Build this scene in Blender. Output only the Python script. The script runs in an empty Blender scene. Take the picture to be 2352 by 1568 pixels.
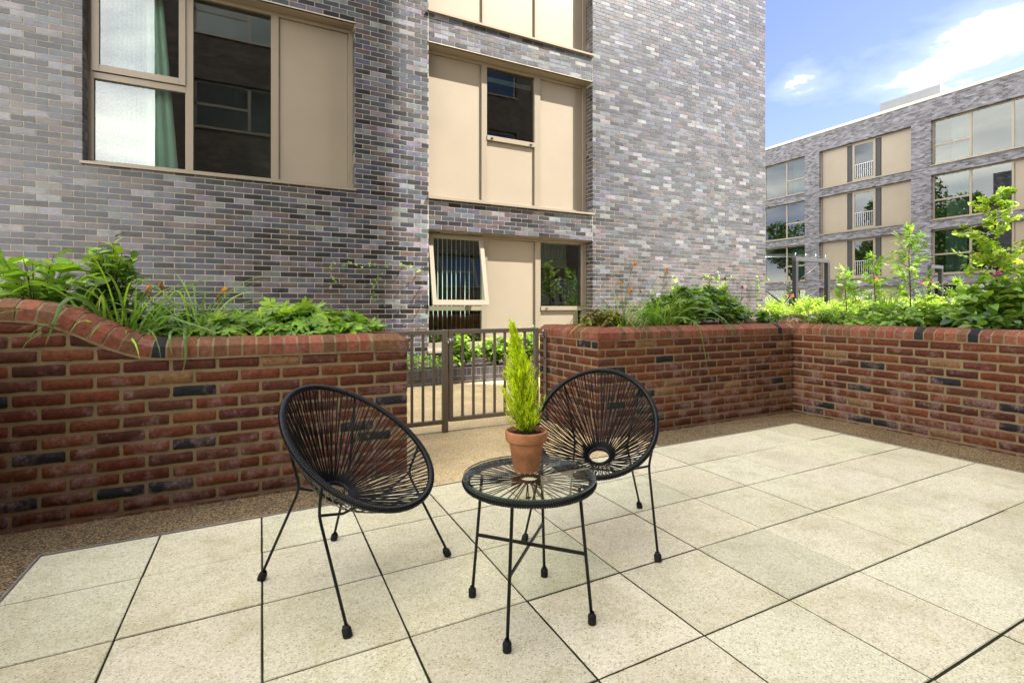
EXPO = 2.1
import bpy, math, random
from math import sin, cos, pi, radians, sqrt
from mathutils import Vector, Matrix, noise
random.seed(7)
S = bpy.context.scene
COL = S.collection
U = random.uniform

# ------------------------------------------------------------------ helpers
class MB:
    """collects faces with a colour and a material slot each"""
    def __init__(s): s.v = []; s.f = []; s.c = []; s.m = []; s.sm = []
    def add(s, vs, fs, col=(1, 1, 1), mat=0, smooth=False):
        o = len(s.v); s.v.extend(tuple(p) for p in vs)
        for f in fs:
            s.f.append(tuple(i + o for i in f)); s.c.append(col); s.m.append(mat); s.sm.append(smooth)
    def quad(s, a, b, c, d, col=(1, 1, 1), mat=0): s.add([a, b, c, d], [(0, 1, 2, 3)], col, mat)
    def box(s, lo, hi, col=(1, 1, 1), mat=0, bev=0.0):
        x0, y0, z0 = lo; x1, y1, z1 = hi
        if bev <= 0:
            vs = [(x0,y0,z0),(x1,y0,z0),(x1,y1,z0),(x0,y1,z0),(x0,y0,z1),(x1,y0,z1),(x1,y1,z1),(x0,y1,z1)]
            s.add(vs, [(3,2,1,0),(4,5,6,7),(0,1,5,4),(1,2,6,5),(2,3,7,6),(3,0,4,7)], col, mat)
            return
        b = bev; vs = []; idx = {}
        for i, X in enumerate((x0, x1)):
            for j, Y in enumerate((y0, y1)):
                for k, Z in enumerate((z0, z1)):
                    sx, sy, sz = (1, -1)[i], (1, -1)[j], (1, -1)[k]
                    for ax, p in enumerate(((X, Y+sy*b, Z+sz*b), (X+sx*b, Y, Z+sz*b), (X+sx*b, Y+sy*b, Z))):
                        idx[i, j, k, ax] = len(vs); vs.append(p)
        F = []
        for a, sgn in ((0,0),(0,1),(1,0),(1,1),(2,0),(2,1)):
            o = [q for q in (0,1,2) if q != a]; q = []
            for u, w in ((0,0),(1,0),(1,1),(0,1)):
                t = [0,0,0]; t[a] = sgn; t[o[0]] = u; t[o[1]] = w; q.append(idx[t[0], t[1], t[2], a])
            if (a == 1) == (sgn == 1): q.reverse()
            if a == 1: pass
            F.append(tuple(q) if (sgn == 1) != False else tuple(q))
        # edges
        for a in (0,1,2):
            o = [q for q in (0,1,2) if q != a]
            for u in (0,1):
                for w in (0,1):
                    t0 = [0,0,0]; t0[o[0]] = u; t0[o[1]] = w; t1 = list(t0); t1[a] = 1
                    F.append((idx[(*t0, o[0])], idx[(*t0, o[1])], idx[(*t1, o[1])], idx[(*t1, o[0])]))
        for i in (0,1):
            for j in (0,1):
                for k in (0,1): F.append((idx[i,j,k,0], idx[i,j,k,1], idx[i,j,k,2]))
        s.add(vs, F, col, mat)
    def bar(s, a, b, w, h, col=(1, 1, 1), mat=0, up=(0, 0, 1)):
        """rectangular bar from a to b"""
        a = Vector(a); b = Vector(b); d = (b - a).normalized(); r = d.cross(Vector(up)).normalized(); u = r.cross(d)
        vs = [p + r*(x*w/2) + u*(y*h/2) for p in (a, b) for x, y in ((-1,-1),(1,-1),(1,1),(-1,1))]
        s.add(vs, [(3,2,1,0),(4,5,6,7),(0,1,5,4),(1,2,6,5),(2,3,7,6),(3,0,4,7)], col, mat)
    def tube(s, pts, r, n=6, col=(1, 1, 1), mat=0, closed=False, caps=True, smooth=True):
        pts = [Vector(p) for p in pts]; N = len(pts)
        R = r if isinstance(r, (list, tuple)) else [r]*N
        o = len(s.v); prev = None; vs = []
        for i, p in enumerate(pts):
            if closed: t = pts[(i+1) % N] - pts[i-1]
            else: t = pts[min(i+1, N-1)] - pts[max(i-1, 0)]
            t.normalize()
            if prev is None:
                a = Vector((0, 0, 1)) if abs(t.z) < .9 else Vector((1, 0, 0))
                u = t.cross(a).normalized()
            else:
                u = (prev - t*prev.dot(t)).normalized()
            prev = u; w = t.cross(u)
            for k in range(n):
                an = 2*pi*k/n; vs.append(p + (u*cos(an) + w*sin(an))*R[i])
        fs = []
        M = N if closed else N-1
        for i in range(M):
            j = (i+1) % N
            for k in range(n):
                l = (k+1) % n; fs.append((i*n+k, i*n+l, j*n+l, j*n+k))
        if caps and not closed:
            fs.append(tuple(reversed(range(n)))); fs.append(tuple(range((N-1)*n, N*n)))
        s.add(vs, fs, col, mat, smooth)
    def lathe(s, prof, c=(0, 0, 0), n=40, col=(1, 1, 1), mat=0, smooth=True):
        vs = [(c[0]+r*cos(2*pi*k/n), c[1]+r*sin(2*pi*k/n), c[2]+z) for r, z in prof for k in range(n)]
        fs = [(i*n+k, i*n+(k+1) % n, (i+1)*n+(k+1) % n, (i+1)*n+k) for i in range(len(prof)-1) for k in range(n)]
        s.add(vs, fs, col, mat, smooth)
    def build(s, name, mats, parent=None, loc=None):
        me = bpy.data.meshes.new(name); me.from_pydata([tuple(p) for p in s.v], [], s.f)
        if not isinstance(mats, (list, tuple)): mats = [mats]
        for m in mats: me.materials.append(m)
        me.polygons.foreach_set('material_index', s.m)
        me.polygons.foreach_set('use_smooth', s.sm)
        at_ = me.color_attributes.new('Col', 'FLOAT_COLOR', 'CORNER')
        buf = []
        for p, c in zip(me.polygons, s.c):
            c4 = (c[0], c[1], c[2], 1.0)
            for _ in range(p.loop_total): buf.extend(c4)
        at_.data.foreach_set('color', buf)
        me.update()
        o = bpy.data.objects.new(name, me); COL.objects.link(o)
        if parent is not None: o.parent = parent
        if loc: o.location = loc
        return o

def tag(o, label=None, cat=None, group=None, kind=None):
    if label: o['label'] = label
    if cat: o['category'] = cat
    if group: o['group'] = group
    if kind: o['kind'] = kind
    return o
def thing(name, label, cat, loc=(0, 0, 0), rz=0.0, group=None):
    o = bpy.data.objects.new(name, None); COL.objects.link(o); o.empty_display_size = .1
    o.location = loc; o.rotation_euler = (0, 0, rz)
    return tag(o, label, cat, group)
def struct(name, mb, mats): return tag(mb.build(name, mats), kind='structure')
def copy_tree(o, parent=None):
    c = o.copy(); COL.objects.link(c); c.parent = parent
    for ch in [x for x in bpy.data.objects if x.parent == o]: copy_tree(ch, c)
    return c

# camera model: a point seen at photo pixel (px, py) at distance-plane y = Y
FW = Vector((.4494, .8933, 0)); RT = Vector((.8933, -.4494, 0)); FL = 1145.0; CH = 1.13
def at(px, py, Y):
    t = (px*.91875 - 1176)/FL; d = Y/(FW.y + t*RT.y)
    return Vector((d*(FW.x + t*RT.x), Y, CH + d*(705 - py*.91875)/FL))
def lerp(a, b, t): return a + (b-a)*t
def mix(a, b, t): return tuple(x + (y-x)*t for x, y in zip(a, b))
def jit(c, k=.12):
    g = 1 + U(-k, k); return tuple(max(0, x*g*(1+U(-k, k)*.4)) for x in c)

# ------------------------------------------------------------------ materials
def newmat(name):
    m = bpy.data.materials.new(name); m.use_nodes = True
    nt = m.node_tree; b = nt.nodes['Principled BSDF']; return m, nt, b
def N(nt, t, **kw):
    n = nt.nodes.new(t)
    for k, v in kw.items():
        if k in n.inputs: n.inputs[k].default_value = v
        else: setattr(n, k, v)
    return n
def L(nt, a, b): nt.links.new(a, b)
def coord(nt): return N(nt, 'ShaderNodeTexCoord').outputs['Object']
def ramp(nt, src, stops):
    r = N(nt, 'ShaderNodeValToRGB'); e = r.color_ramp.elements
    while len(e) < len(stops): e.new(.5)
    for q, (p, c) in zip(e, stops): q.position = p; q.color = (*c, 1) if len(c) == 3 else c
    L(nt, src, r.inputs[0]); return r.outputs[0]
def mul(nt, a, b, fac=1.0, mode='MULTIPLY'):
    m = N(nt, 'ShaderNodeMix', data_type='RGBA', blend_type=mode)
    m.inputs[0].default_value = fac
    for sock, v in ((m.inputs[6], a), (m.inputs[7], b)):
        if isinstance(v, tuple): sock.default_value = (*v, 1)
        else: L(nt, v, sock)
    return m.outputs[2]
def bump(nt, b, h, strength=.3, dist=.01):
    bp = N(nt, 'ShaderNodeBump', Strength=strength, Distance=dist)
    L(nt, h, bp.inputs['Height']); L(nt, bp.outputs[0], b.inputs['Normal']); return bp
def nz(nt, scale, detail=4, rough=.6, vec=None, dist=0.0):
    n = N(nt, 'ShaderNodeTexNoise', Scale=scale, Detail=detail, Roughness=rough, Distortion=dist)
    L(nt, vec if vec is not None else coord(nt), n.inputs['Vector']); return n.outputs['Fac']
def colattr(nt): return N(nt, 'ShaderNodeAttribute', attribute_name='Col').outputs['Color']

def mat_attr(name, rough=.6, nscale=60, namt=(.8, 1.15), spec=.4, bmp=0, bdist=.002, bscale=None, metal=0, coat=0):
    m, nt, b = newmat(name)
    c = colattr(nt); f = nz(nt, nscale, 5)
    k = ramp(nt, f, [(.3, (namt[0],)*3), (.7, (namt[1],)*3)])
    L(nt, mul(nt, c, k), b.inputs['Base Color'])
    b.inputs['Roughness'].default_value = rough; b.inputs['Specular IOR Level'].default_value = spec
    b.inputs['Metallic'].default_value = metal; b.inputs['Coat Weight'].default_value = coat
    if bmp: bump(nt, b, nz(nt, bscale or nscale*2, 4), bmp, bdist)
    return m

def mat_plain(name, col, rough=.5, spec=.5, metal=0, vary=.06, scale=3, bmp=0, bscale=200, coat=0):
    m, nt, b = newmat(name)
    f = nz(nt, scale, 6)
    k = ramp(nt, f, [(.3, (1-vary,)*3), (.7, (1+vary,)*3)])
    L(nt, mul(nt, (*col,), k), b.inputs['Base Color'])
    b.inputs['Roughness'].default_value = rough; b.inputs['Specular IOR Level'].default_value = spec
    b.inputs['Metallic'].default_value = metal; b.inputs['Coat Weight'].default_value = coat
    if bmp: bump(nt, b, nz(nt, bscale, 3), bmp, .001)
    return m

def mat_leaf(name, rough=.45, trans=.35, tcol=(1.15, 1.25, .5)):
    m, nt, b = newmat(name); c = colattr(nt)
    k = ramp(nt, nz(nt, 35, 3), [(.3, (.8, .8, .8)), (.7, (1.15, 1.15, 1.15))]); c = mul(nt, c, k)
    L(nt, c, b.inputs['Base Color']); b.inputs['Roughness'].default_value = rough
    b.inputs['Specular IOR Level'].default_value = .4
    t = N(nt, 'ShaderNodeBsdfTranslucent'); L(nt, mul(nt, c, tcol), t.inputs['Color'])
    mx = N(nt, 'ShaderNodeMixShader'); mx.inputs[0].default_value = trans
    L(nt, b.outputs[0], mx.inputs[1]); L(nt, t.outputs[0], mx.inputs[2])
    L(nt, mx.outputs[0], nt.nodes['Material Output'].inputs['Surface']); return m

def mat_glass(name, tint=(.55, .68, .62), boost=.10, ior=1.55, wav=0.0):
    m, nt, b = newmat(name); nt.nodes.remove(b)
    tr = N(nt, 'ShaderNodeBsdfTransparent'); tr.inputs[0].default_value = (*tint, 1)
    gl = N(nt, 'ShaderNodeBsdfAnisotropic' if False else 'ShaderNodeBsdfGlossy'); gl.inputs['Roughness'].default_value = .0
    gl.inputs['Color'].default_value = (.95, 1, .98, 1)
    fr = N(nt, 'ShaderNodeFresnel', IOR=ior)
    ad = N(nt, 'ShaderNodeMath', operation='ADD'); ad.use_clamp = True; ad.inputs[1].default_value = boost
    L(nt, fr.outputs[0], ad.inputs[0])
    if wav:
        bp = N(nt, 'ShaderNodeBump', Strength=wav, Distance=.01); L(nt, nz(nt, 1.2, 2), bp.inputs['Height'])
        L(nt, bp.outputs[0], gl.inputs['Normal'])
    mx = N(nt, 'ShaderNodeMixShader'); L(nt, ad.outputs[0], mx.inputs[0])
    L(nt, tr.outputs[0], mx.inputs[1]); L(nt, gl.outputs[0], mx.inputs[2])
    L(nt, mx.outputs[0], nt.nodes['Material Output'].inputs['Surface']); return m

# red brick: attribute colour, lime bloom patches, rough
def mat_redbrick():
    m, nt, b = newmat('red_brick'); co = coord(nt)
    c = colattr(nt)
    k = ramp(nt, nz(nt, 45, 6, .7), [(.25, (.42, .42, .45)), (.5, (.95, .95, .95)), (.78, (1.5, 1.5, 1.45))])
    c = mul(nt, c, k)
    # pale lime bloom in patches, more of it near the foot of the wall
    sep = N(nt, 'ShaderNodeSeparateXYZ'); L(nt, co, sep.inputs[0])
    mr = N(nt, 'ShaderNodeMapRange'); L(nt, sep.outputs[2], mr.inputs[0])
    mr.inputs[1].default_value = .75; mr.inputs[2].default_value = .15; mr.inputs[3].default_value = 0; mr.inputs[4].default_value = .10
    n1 = nz(nt, 6.5, 5, .65, co); sm = N(nt, 'ShaderNodeMath', operation='ADD'); L(nt, n1, sm.inputs[0]); L(nt, mr.outputs[0], sm.inputs[1])
    patch = ramp(nt, sm.outputs[0], [(.565, (0, 0, 0)), (.66, (.62, .62, .62))])
    patch = mul(nt, patch, ramp(nt, nz(nt, 60, 4, .6, co), [(.35, (.2, .2, .2)), (.65, (1, 1, 1))]))
    mm = N(nt, 'ShaderNodeMix', data_type='RGBA'); L(nt, patch, mm.inputs[0]); L(nt, c, mm.inputs[6]); mm.inputs[7].default_value = (.30, .19, .18, 1)
    L(nt, mm.outputs[2], b.inputs['Base Color'])
    b.inputs['Roughness'].default_value = .8; b.inputs['Specular IOR Level'].default_value = .25
    bump(nt, b, nz(nt, 130, 6, .7), .55, .003); return m
def mat_mortar(name, col, dark=.75):
    m, nt, b = newmat(name)
    k = ramp(nt, nz(nt, 9, 8, .7), [(.3, (dark,)*3), (.7, (1.15, 1.13, 1.08))])
    k2 = ramp(nt, nz(nt, 400, 2), [(.3, (.8, .8, .8)), (.7, (1.15, 1.15, 1.15))])
    L(nt, mul(nt, mul(nt, col, k), k2), b.inputs['Base Color'])
    b.inputs['Roughness'].default_value = .95; b.inputs['Specular IOR Level'].default_value = .1
    bump(nt, b, nz(nt, 150, 6, .8), .5, .004); return m
def mat_darkbrick():
    m, nt, b = newmat('glazed_grey_brick'); co = coord(nt); c = colattr(nt)
    k = ramp(nt, nz(nt, 7, 5, .65, co), [(.3, (.5, .5, .52)), (.45, (.95, .95, .95)), (.72, (1.3, 1.3, 1.3))])
    c = mul(nt, c, k)
    c = mul(nt, c, ramp(nt, nz(nt, 120, 3, .6, co), [(.3, (.88, .88, .88)), (.7, (1.1, 1.1, 1.1))]))
    # thin lime runs and splashes
    mp = N(nt, 'ShaderNodeMapping'); mp.inputs['Scale'].default_value = (2.2, 2.2, .7); L(nt, co, mp.inputs[0])
    pt = ramp(nt, nz(nt, 2.6, 9, .72, mp.outputs[0]), [(.66, (0, 0, 0)), (.76, (.35, .35, .35))])
    mm = N(nt, 'ShaderNodeMix', data_type='RGBA'); L(nt, pt, mm.inputs[0]); L(nt, c, mm.inputs[6]); mm.inputs[7].default_value = (.5, .49, .48, 1)
    L(nt, mm.outputs[2], b.inputs['Base Color'])
    rr = ramp(nt, nz(nt, 25, 4), [(.3, (.27,)*3), (.7, (.40,)*3)]); L(nt, rr, b.inputs['Roughness'])
    b.inputs['Specular IOR Level'].default_value = .72
    bump(nt, b, nz(nt, 30, 4), .25, .004); return m
def mat_brickshader(name, cols, mortar, rough=.6, axes='YZ', spec=.4):
    """brick pattern for big walls seen from far or only in reflections"""
    m, nt, b = newmat(name); co = coord(nt)
    sp = N(nt, 'ShaderNodeSeparateXYZ'); L(nt, co, sp.inputs[0]); cb = N(nt, 'ShaderNodeCombineXYZ')
    L(nt, sp.outputs['XYZ'.index(axes[0])], cb.inputs[0]); L(nt, sp.outputs[2], cb.inputs[1])
    br = N(nt, 'ShaderNodeTexBrick', Scale=1.0); br.offset = .5; br.squash = 1
    br.inputs['Brick Width'].default_value = .225; br.inputs['Row Height'].default_value = .075; br.inputs['Mortar Size'].default_value = .005
    br.inputs['Color1'].default_value = (0, 0, 0, 1); br.inputs['Color2'].default_value = (1, 1, 1, 1); br.inputs['Mortar'].default_value = (.5, .5, .5, 1)
    L(nt, cb.outputs[0], br.inputs['Vector'])
    n1 = nz(nt, 1.0, 3, .5, cb.outputs[0])
    mp = N(nt, 'ShaderNodeMapping'); mp.inputs['Scale'].default_value = (2.2, 6.6, 1); L(nt, cb.outputs[0], mp.inputs[0])
    n2 = nz(nt, 1.0, 4, .6, mp.outputs[0])
    ck = ramp(nt, br.outputs['Color'], [(0, cols[0]), (.35, cols[1]), (.8, cols[2]), (1, cols[3])])
    ck = mul(nt, ck, ramp(nt, n2, [(.32, (.62,)*3), (.68, (1.3,)*3)]))
    ck = mul(nt, ck, ramp(nt, n1, [(.3, (.85,)*3), (.7, (1.12,)*3)]))
    mm = N(nt, 'ShaderNodeMix', data_type='RGBA'); L(nt, br.outputs['Fac'], mm.inputs[0]); L(nt, ck, mm.inputs[6]); mm.inputs[7].default_value = (*mortar, 1)
    L(nt, mm.outputs[2], b.inputs['Base Color']); b.inputs['Roughness'].default_value = rough; b.inputs['Specular IOR Level'].default_value = spec
    return m
def mat_gravel(name, cols, scale=170, bmp=.7, gap=.8):
    m, nt, b = newmat(name); co = coord(nt)
    v = N(nt, 'ShaderNodeTexVoronoi', Scale=scale); L(nt, co, v.inputs['Vector'])
    sep = N(nt, 'ShaderNodeSeparateColor'); L(nt, v.outputs['Color'], sep.inputs[0])
    c = ramp(nt, sep.outputs[0], cols)
    c = mul(nt, c, ramp(nt, v.outputs['Distance'], [(.25, (1.1,)*3), (.75, (.35,)*3)]), gap)
    c = mul(nt, c, ramp(nt, nz(nt, 2.3, 6, .6, co), [(.3, (.78, .77, .74)), (.7, (1.12,)*3)]))
    L(nt, c, b.inputs['Base Color']); b.inputs['Roughness'].default_value = .65; b.inputs['Specular IOR Level'].default_value = .35
    iv = N(nt, 'ShaderNodeMath', operation='SUBTRACT'); iv.inputs[0].default_value = 1; L(nt, v.outputs['Distance'], iv.inputs[1])
    bump(nt, b, iv.outputs[0], bmp, .004); return m
def mat_slab():
    m, nt, b = newmat('concrete_slab'); co = coord(nt); c = colattr(nt)
    v = N(nt, 'ShaderNodeTexVoronoi', Scale=230); L(nt, co, v.inputs['Vector'])
    sep = N(nt, 'ShaderNodeSeparateColor'); L(nt, v.outputs['Color'], sep.inputs[0])
    c = mul(nt, c, ramp(nt, sep.outputs[0], [(0, (.50, .46, .36)), (.09, (.86, .84, .80)), (.5, (1.0, 1.0, 1.0)), (1, (1.12, 1.12, 1.12))]))
    c = mul(nt, c, ramp(nt, nz(nt, 60, 5, .7, co), [(.3, (.86, .85, .82)), (.7, (1.08,)*3)]))
    # algae and weather blotches
    c = mul(nt, c, ramp(nt, nz(nt, 2.1, 7, .62, co), [(.30, (.82, .80, .73)), (.50, (1, 1, 1)), (.75, (1.05, 1.04, 1.03))]))
    c = mul(nt, c, ramp(nt, nz(nt, 9, 6, .7, co), [(.30, (.85, .84, .74)), (.5, (1, 1, 1))]))
    L(nt, c, b.inputs['Base Color']); b.inputs['Roughness'].default_value = .85; b.inputs['Specular IOR Level'].default_value = .2
    bump(nt, b, nz(nt, 260, 5, .75, co), .35, .003); return m

M = {}
M['red'] = mat_redbrick()
M['mortar'] = mat_mortar('red_wall_mortar', (.27, .205, .12), .75)
M['dark'] = mat_darkbrick()
M['dmortar'] = mat_mortar('grey_wall_mortar', (.47, .43, .35), .9)
M['farbrick'] = mat_brickshader('far_grey_brick', [(.05, .05, .06), (.13, .13, .155), (.18, .18, .21), (.23, .23, .265)], (.18, .165, .15), .5)
M['farbrickx'] = mat_brickshader('grey_brick_side', [(.06, .06, .07), (.14, .14, .16), (.2, .2, .22), (.25, .25, .28)], (.3, .27, .23), .5, 'XZ')
M['brownbrick'] = mat_brickshader('brown_brick', [(.05, .036, .03), (.08, .056, .043), (.10, .075, .056), (.13, .10, .075)], (.14, .12, .1), .8, 'XZ')
M['tan'] = mat_plain('champagne_aluminium', (.29, .245, .185), .36, .45, .1, .07, .8, .12, 2)
M['tanframe'] = mat_plain('champagne_frame', (.275, .232, .175), .32, .5, .15, .03, 2)
M['glass'] = mat_glass('window_glass', (.72, .84, .78), .12, 1.6, .04)
M['clear'] = mat_glass('table_glass', (.90, .95, .92), .03, 1.5)
M['glassedge'] = mat_plain('glass_edge_green', (.02, .10, .07), .1, .8)
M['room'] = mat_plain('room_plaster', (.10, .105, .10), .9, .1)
M['black'] = mat_plain('black_powder_coat', (.006, .006, .008), .42, .35, 0, .1)
M['cord'] = mat_plain('black_pvc_cord', (.004, .0043, .007), .30, .30, 0, .15, 40)
M['rubber'] = mat_plain('black_rubber', (.009, .009, .010), .6, .3)
M['bronze'] = mat_plain('bronze_grey_paint', (.165, .135, .105), .42, .5, .1, .06, 5)
M['steel'] = mat_plain('stainless_steel', (.55, .54, .52), .25, .5, 1)
M['alu'] = mat_plain('pale_trim', (.45, .45, .46), .4, .5, .5)
M['slab'] = mat_slab()
M['path'] = mat_gravel('resin_bound_gravel', [(0, (.28, .17, .06)), (.2, (.56, .40, .19)), (.55, (.74, .56, .30)), (1, (.86, .72, .46))], 190, .5, .35)
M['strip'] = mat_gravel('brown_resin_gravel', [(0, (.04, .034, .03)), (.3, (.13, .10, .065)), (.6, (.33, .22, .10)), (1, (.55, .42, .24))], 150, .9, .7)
M['joint'] = mat_mortar('joint_grit', (.035, .036, .022), .6)
M['soil'] = mat_mortar('soil_earth', (.045, .032, .022), .5)
M['leaf'] = mat_leaf('leaf')
M['gleaf'] = mat_leaf('glossy_leaf', .3, .25)
M['conifer'] = mat_leaf('conifer_spray', .6, .42, (1.2, 1.15, .35))
M['petal'] = mat_leaf('petal', .5, .4, (1.1, 1.0, .8))
M['stem'] = mat_attr('stem', .6)
M['bark'] = mat_attr('bark', .85, 80, (.6, 1.3), .2, .5)
M['terra'] = mat_plain('terracotta', (.44, .19, .09), .8, .2, 0, .26, 22, .4, 260)
M['concrete'] = mat_plain('pale_concrete', (.55, .54, .51), .8, .3, 0, .1, 4)
M['black_steel'] = mat_plain('dark_steel', (.03, .03, .033), .5, .5)
M['curtain_green'] = mat_plain('pale_green_curtain', (.66, .82, .72), .9, .1)
M['curtain'] = mat_leaf('sheer_curtain', .9, .5, (1, 1, 1))
M['blind'] = mat_plain('blind_fabric', (.70, .82, .76), .8, .2)
M['ground'] = mat_gravel('garden_ground', [(0, (.12, .10, .07)), (.5, (.24, .2, .14)), (1, (.34, .3, .22))], 60)
M['roofgrey'] = mat_plain('roof_membrane', (.20, .21, .23), .7)
M['trim'] = mat_plain('roof_trim', (.62, .58, .48), .5)
# ------------------------------------------------------------------ brickwork
RED_OLD = [(0.118, 0.031, 0.017), (0.133, 0.037, 0.02), (0.1, 0.026, 0.016), (0.144, 0.043, 0.023), (0.111, 0.034, 0.022), (0.089, 0.024, 0.017)]
RED = [(.118, .032, .016), (.140, .042, .019), (.095, .027, .015), (.155, .050, .022), (.105, .036, .022), (.075, .024, .015)]
def red_colour():
    r = random.random()
    if r < .055: return jit((.022, .021, .024), .2)
    if r < .085: return jit((.20, .105, .05), .15)
    return jit(random.choice(RED), .14)
def tumbled(mb, org, u, n, a0, a1, z0, z1, col, clip=None, depth=.0075):
    """one hand-made brick face with a soft uneven outline; u along the wall, n out of it"""
    if clip:
        z1s = lambda a: min(z1, clip(a))
        if max(z1s(a0), z1s(a1)) - z0 < .012: return
    nx, nz_ = (9, 5) if (a1-a0) > .15 else (5, 5)
    sd = random.random()*100; vs = []
    px = [0, .035, .12] + [lerp(.12, .88, k/(nx-5)) for k in range(1, nx-5)] + [.88, .965, 1] if nx == 9 else [0, .08, .5, .92, 1]
    pz = [0, .12, .5, .88, 1]
    for j, q in enumerate(pz):
        for i, p in enumerate(px):
            a = lerp(a0, a1, p)
            top = z1s(a) if clip else z1
            if clip and top - z0 < .004: top = z0 + .004
            z = lerp(z0, top, q)
            ei = i in (0, nx-1); ej = j in (0, 4)
            pr = depth if not (ei or ej) else -.002
            if not (ei or ej) and (i in (1, nx-2) or j in (1, 3)): pr = depth*.72
            w = .0042
            a += w*noise.noise(Vector((a*17+sd, z*19, 3.1))); z += w*1.1*noise.noise(Vector((a*23, z*21+sd, 7.7)))
            if ei and ej: a += (.006 if i == 0 else -.006); z += (.005 if j == 0 else -.005)
            pr += .0012*noise.noise(Vector((a*40, z*40, sd)))
            vs.append((org[0]+u[0]*a+n[0]*pr, org[1]+u[1]*a+n[1]*pr, org[2]+z))
    fs = [(j*nx+i, j*nx+i+1, (j+1)*nx+i+1, (j+1)*nx+i) for j in range(4) for i in range(nx-1)]
    if u[0]*n[1]-u[1]*n[0] > 0: fs = [tuple(reversed(f)) for f in fs]
    mb.add(vs, fs, col, 0, True)
def red_face(mb, org, u, n, length, top, start=0.0, clip=None, z_from=-.055, phase=0, ends=(0, 0)):
    """courses from below ground up to top (or the clip curve)"""
    course = 0; z = top - .01
    zt = z if not clip else z + .225
    k = 0
    zz = zt
    while zz > z_from:
        z1 = zz - .001; z0 = zz - .062
        off = 0 if (k + phase) % 2 == 0 else -.1125
        a = start + off
        while a < length:
            b0 = max(a, 0); b1 = min(a+.213, length)
            if b1 - b0 > .03:
                tumbled(mb, org, u, n, b0, b1, max(z0, -.02) if z0 < -.02 else z0, z1, red_colour(), clip)
            a += .225
        zz -= .075; k += 1

# the S-shaped coping line of the left planter: z of the bed joint under the coping
SC = [(-3, 1.068), (-1.16, 1.068), (-1.06, 1.060), (-.992, 1.046), (-.937, 1.022), (-.861, .984), (-.797, .946), (-.731, .911), (-.664, .881), (-.596, .858), (-.53, .846), (-.45, .843), (9, .843)]
def sc(x):
    for (a, z0), (b, z1) in zip(SC, SC[1:]):
        if x <= b: return lerp(z0, z1, (x-a)/(b-a))
    return .843

def coping_run(mb, path, n, depth=.215, cols=None, lead=0, tail=0, m0=False, m1=False, chamf=.05, hf=.062, ht=.108):
    """brick-on-edge coping with a splayed front edge; path(s) -> (point, tangent) where point is on the front bed joint"""
    s_ = 0; Ltot, P = path
    segs = []
    if lead: segs.append((0, lead)); s_ = lead + .01
    while s_ + .065 < Ltot - tail: segs.append((s_+.001, s_+.064)); s_ += .075
    if tail: segs.append((Ltot-tail, Ltot))
    for a, b in segs:
        col = jit((.022, .021, .024), .2) if random.random() < .06 and b-a < .1 and a > .3 else jit(random.choice([(.24, .078, .045), (.21, .066, .038), (.19, .07, .036), (.26, .09, .055), (.17, .08, .042)]), .12)
        j = U(-.002, .002); nn = max(1, int((b-a)/.07)); ring = []
        for q in range(nn+1):
            p, up = P(lerp(a, b, q/nn)); p = Vector(p); up = Vector(up)
            N_ = Vector((n[0], n[1], 0))
            pr = [(.012+j, .002), (.013+j, hf*.5), (.011+j, hf), (.004, hf+.007), (-chamf, ht-.003), (-chamf-.008, ht), (-depth+.006, ht), (-depth, ht-.008), (-depth, .0)]
            T_ = (Vector(P(min(Ltot, lerp(a, b, q/nn)+.01))[0]) - Vector(P(max(0, lerp(a, b, q/nn)-.01))[0])).normalized()
            sh = -1 if (m0 and a < .02 and q == 0) else (1 if (m1 and b > Ltot-.02 and q == nn) else 0)
            ring.append([p + N_*x + T_*(sh*x) + up*(y+j*.5) for x, y in pr])
        m_ = len(ring[0]); vs = [v for r in ring for v in r]
        fs = [(i*m_+k, (i+1)*m_+k, (i+1)*m_+k+1, i*m_+k+1) for i in range(nn) for k in range(m_-1)]
        fs.append(tuple(range(m_))); fs.append(tuple(reversed(range(nn*m_, (nn+1)*m_))))
        mb.add(vs, fs, col, 0)
    # mortar bed behind the bricks
    K = max(2, int(Ltot/.03)); ring = []
    for q in range(K+1):
        p, up = P(min(Ltot-(.216 if m1 else .003), max((.216 if m0 else .003), Ltot*q/K))); p = Vector(p); up = Vector(up); N_ = Vector((n[0], n[1], 0))
        ring.append([p + N_*x + up*y for x, y in [(.009, -.012), (.009, hf), (.0015, hf+.006), (-chamf, ht-.006), (-depth+.004, ht-.003), (-depth+.004, -.012)]])
    vs = [v for r in ring for v in r]
    fs = [(i*6+k, (i+1)*6+k, (i+1)*6+k+1, i*6+k+1) for i in range(K) for k in range(5)]
    fs += [(0, 1, 2, 3, 4, 5), tuple(reversed(range(K*6, K*6+6)))]
    mb.add(vs, fs, (1, 1, 1), 1)

RB = [M['red'], M['mortar']]
# ---- left planter: front wall y=3.38 x -1.4..0.89, with the S ramp; side wall towards the camera; back wall y=4.2
YL = 3.372
lp = thing('planter_wall', 'red brick planter wall with a swept ramp in its coping, left of the metal gate', 'planter', (0, YL, 0))
bw = MB()
red_face(bw, (-1.40, 0, 0), (1, 0), (0, -1), 2.29, .843, start=-.06, clip=lambda a: sc(a-1.40)-.012)
# mortar sheet following the curve
xs = [-1.40 + 2.29*k/90 for k in range(91)]
bw.add([(x, .0, -.06) for x in xs] + [(x, .0, sc(x)) for x in xs], [(k, k+1, 92+k, 91+k) for k in range(90)], (1, 1, 1), 1)
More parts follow.
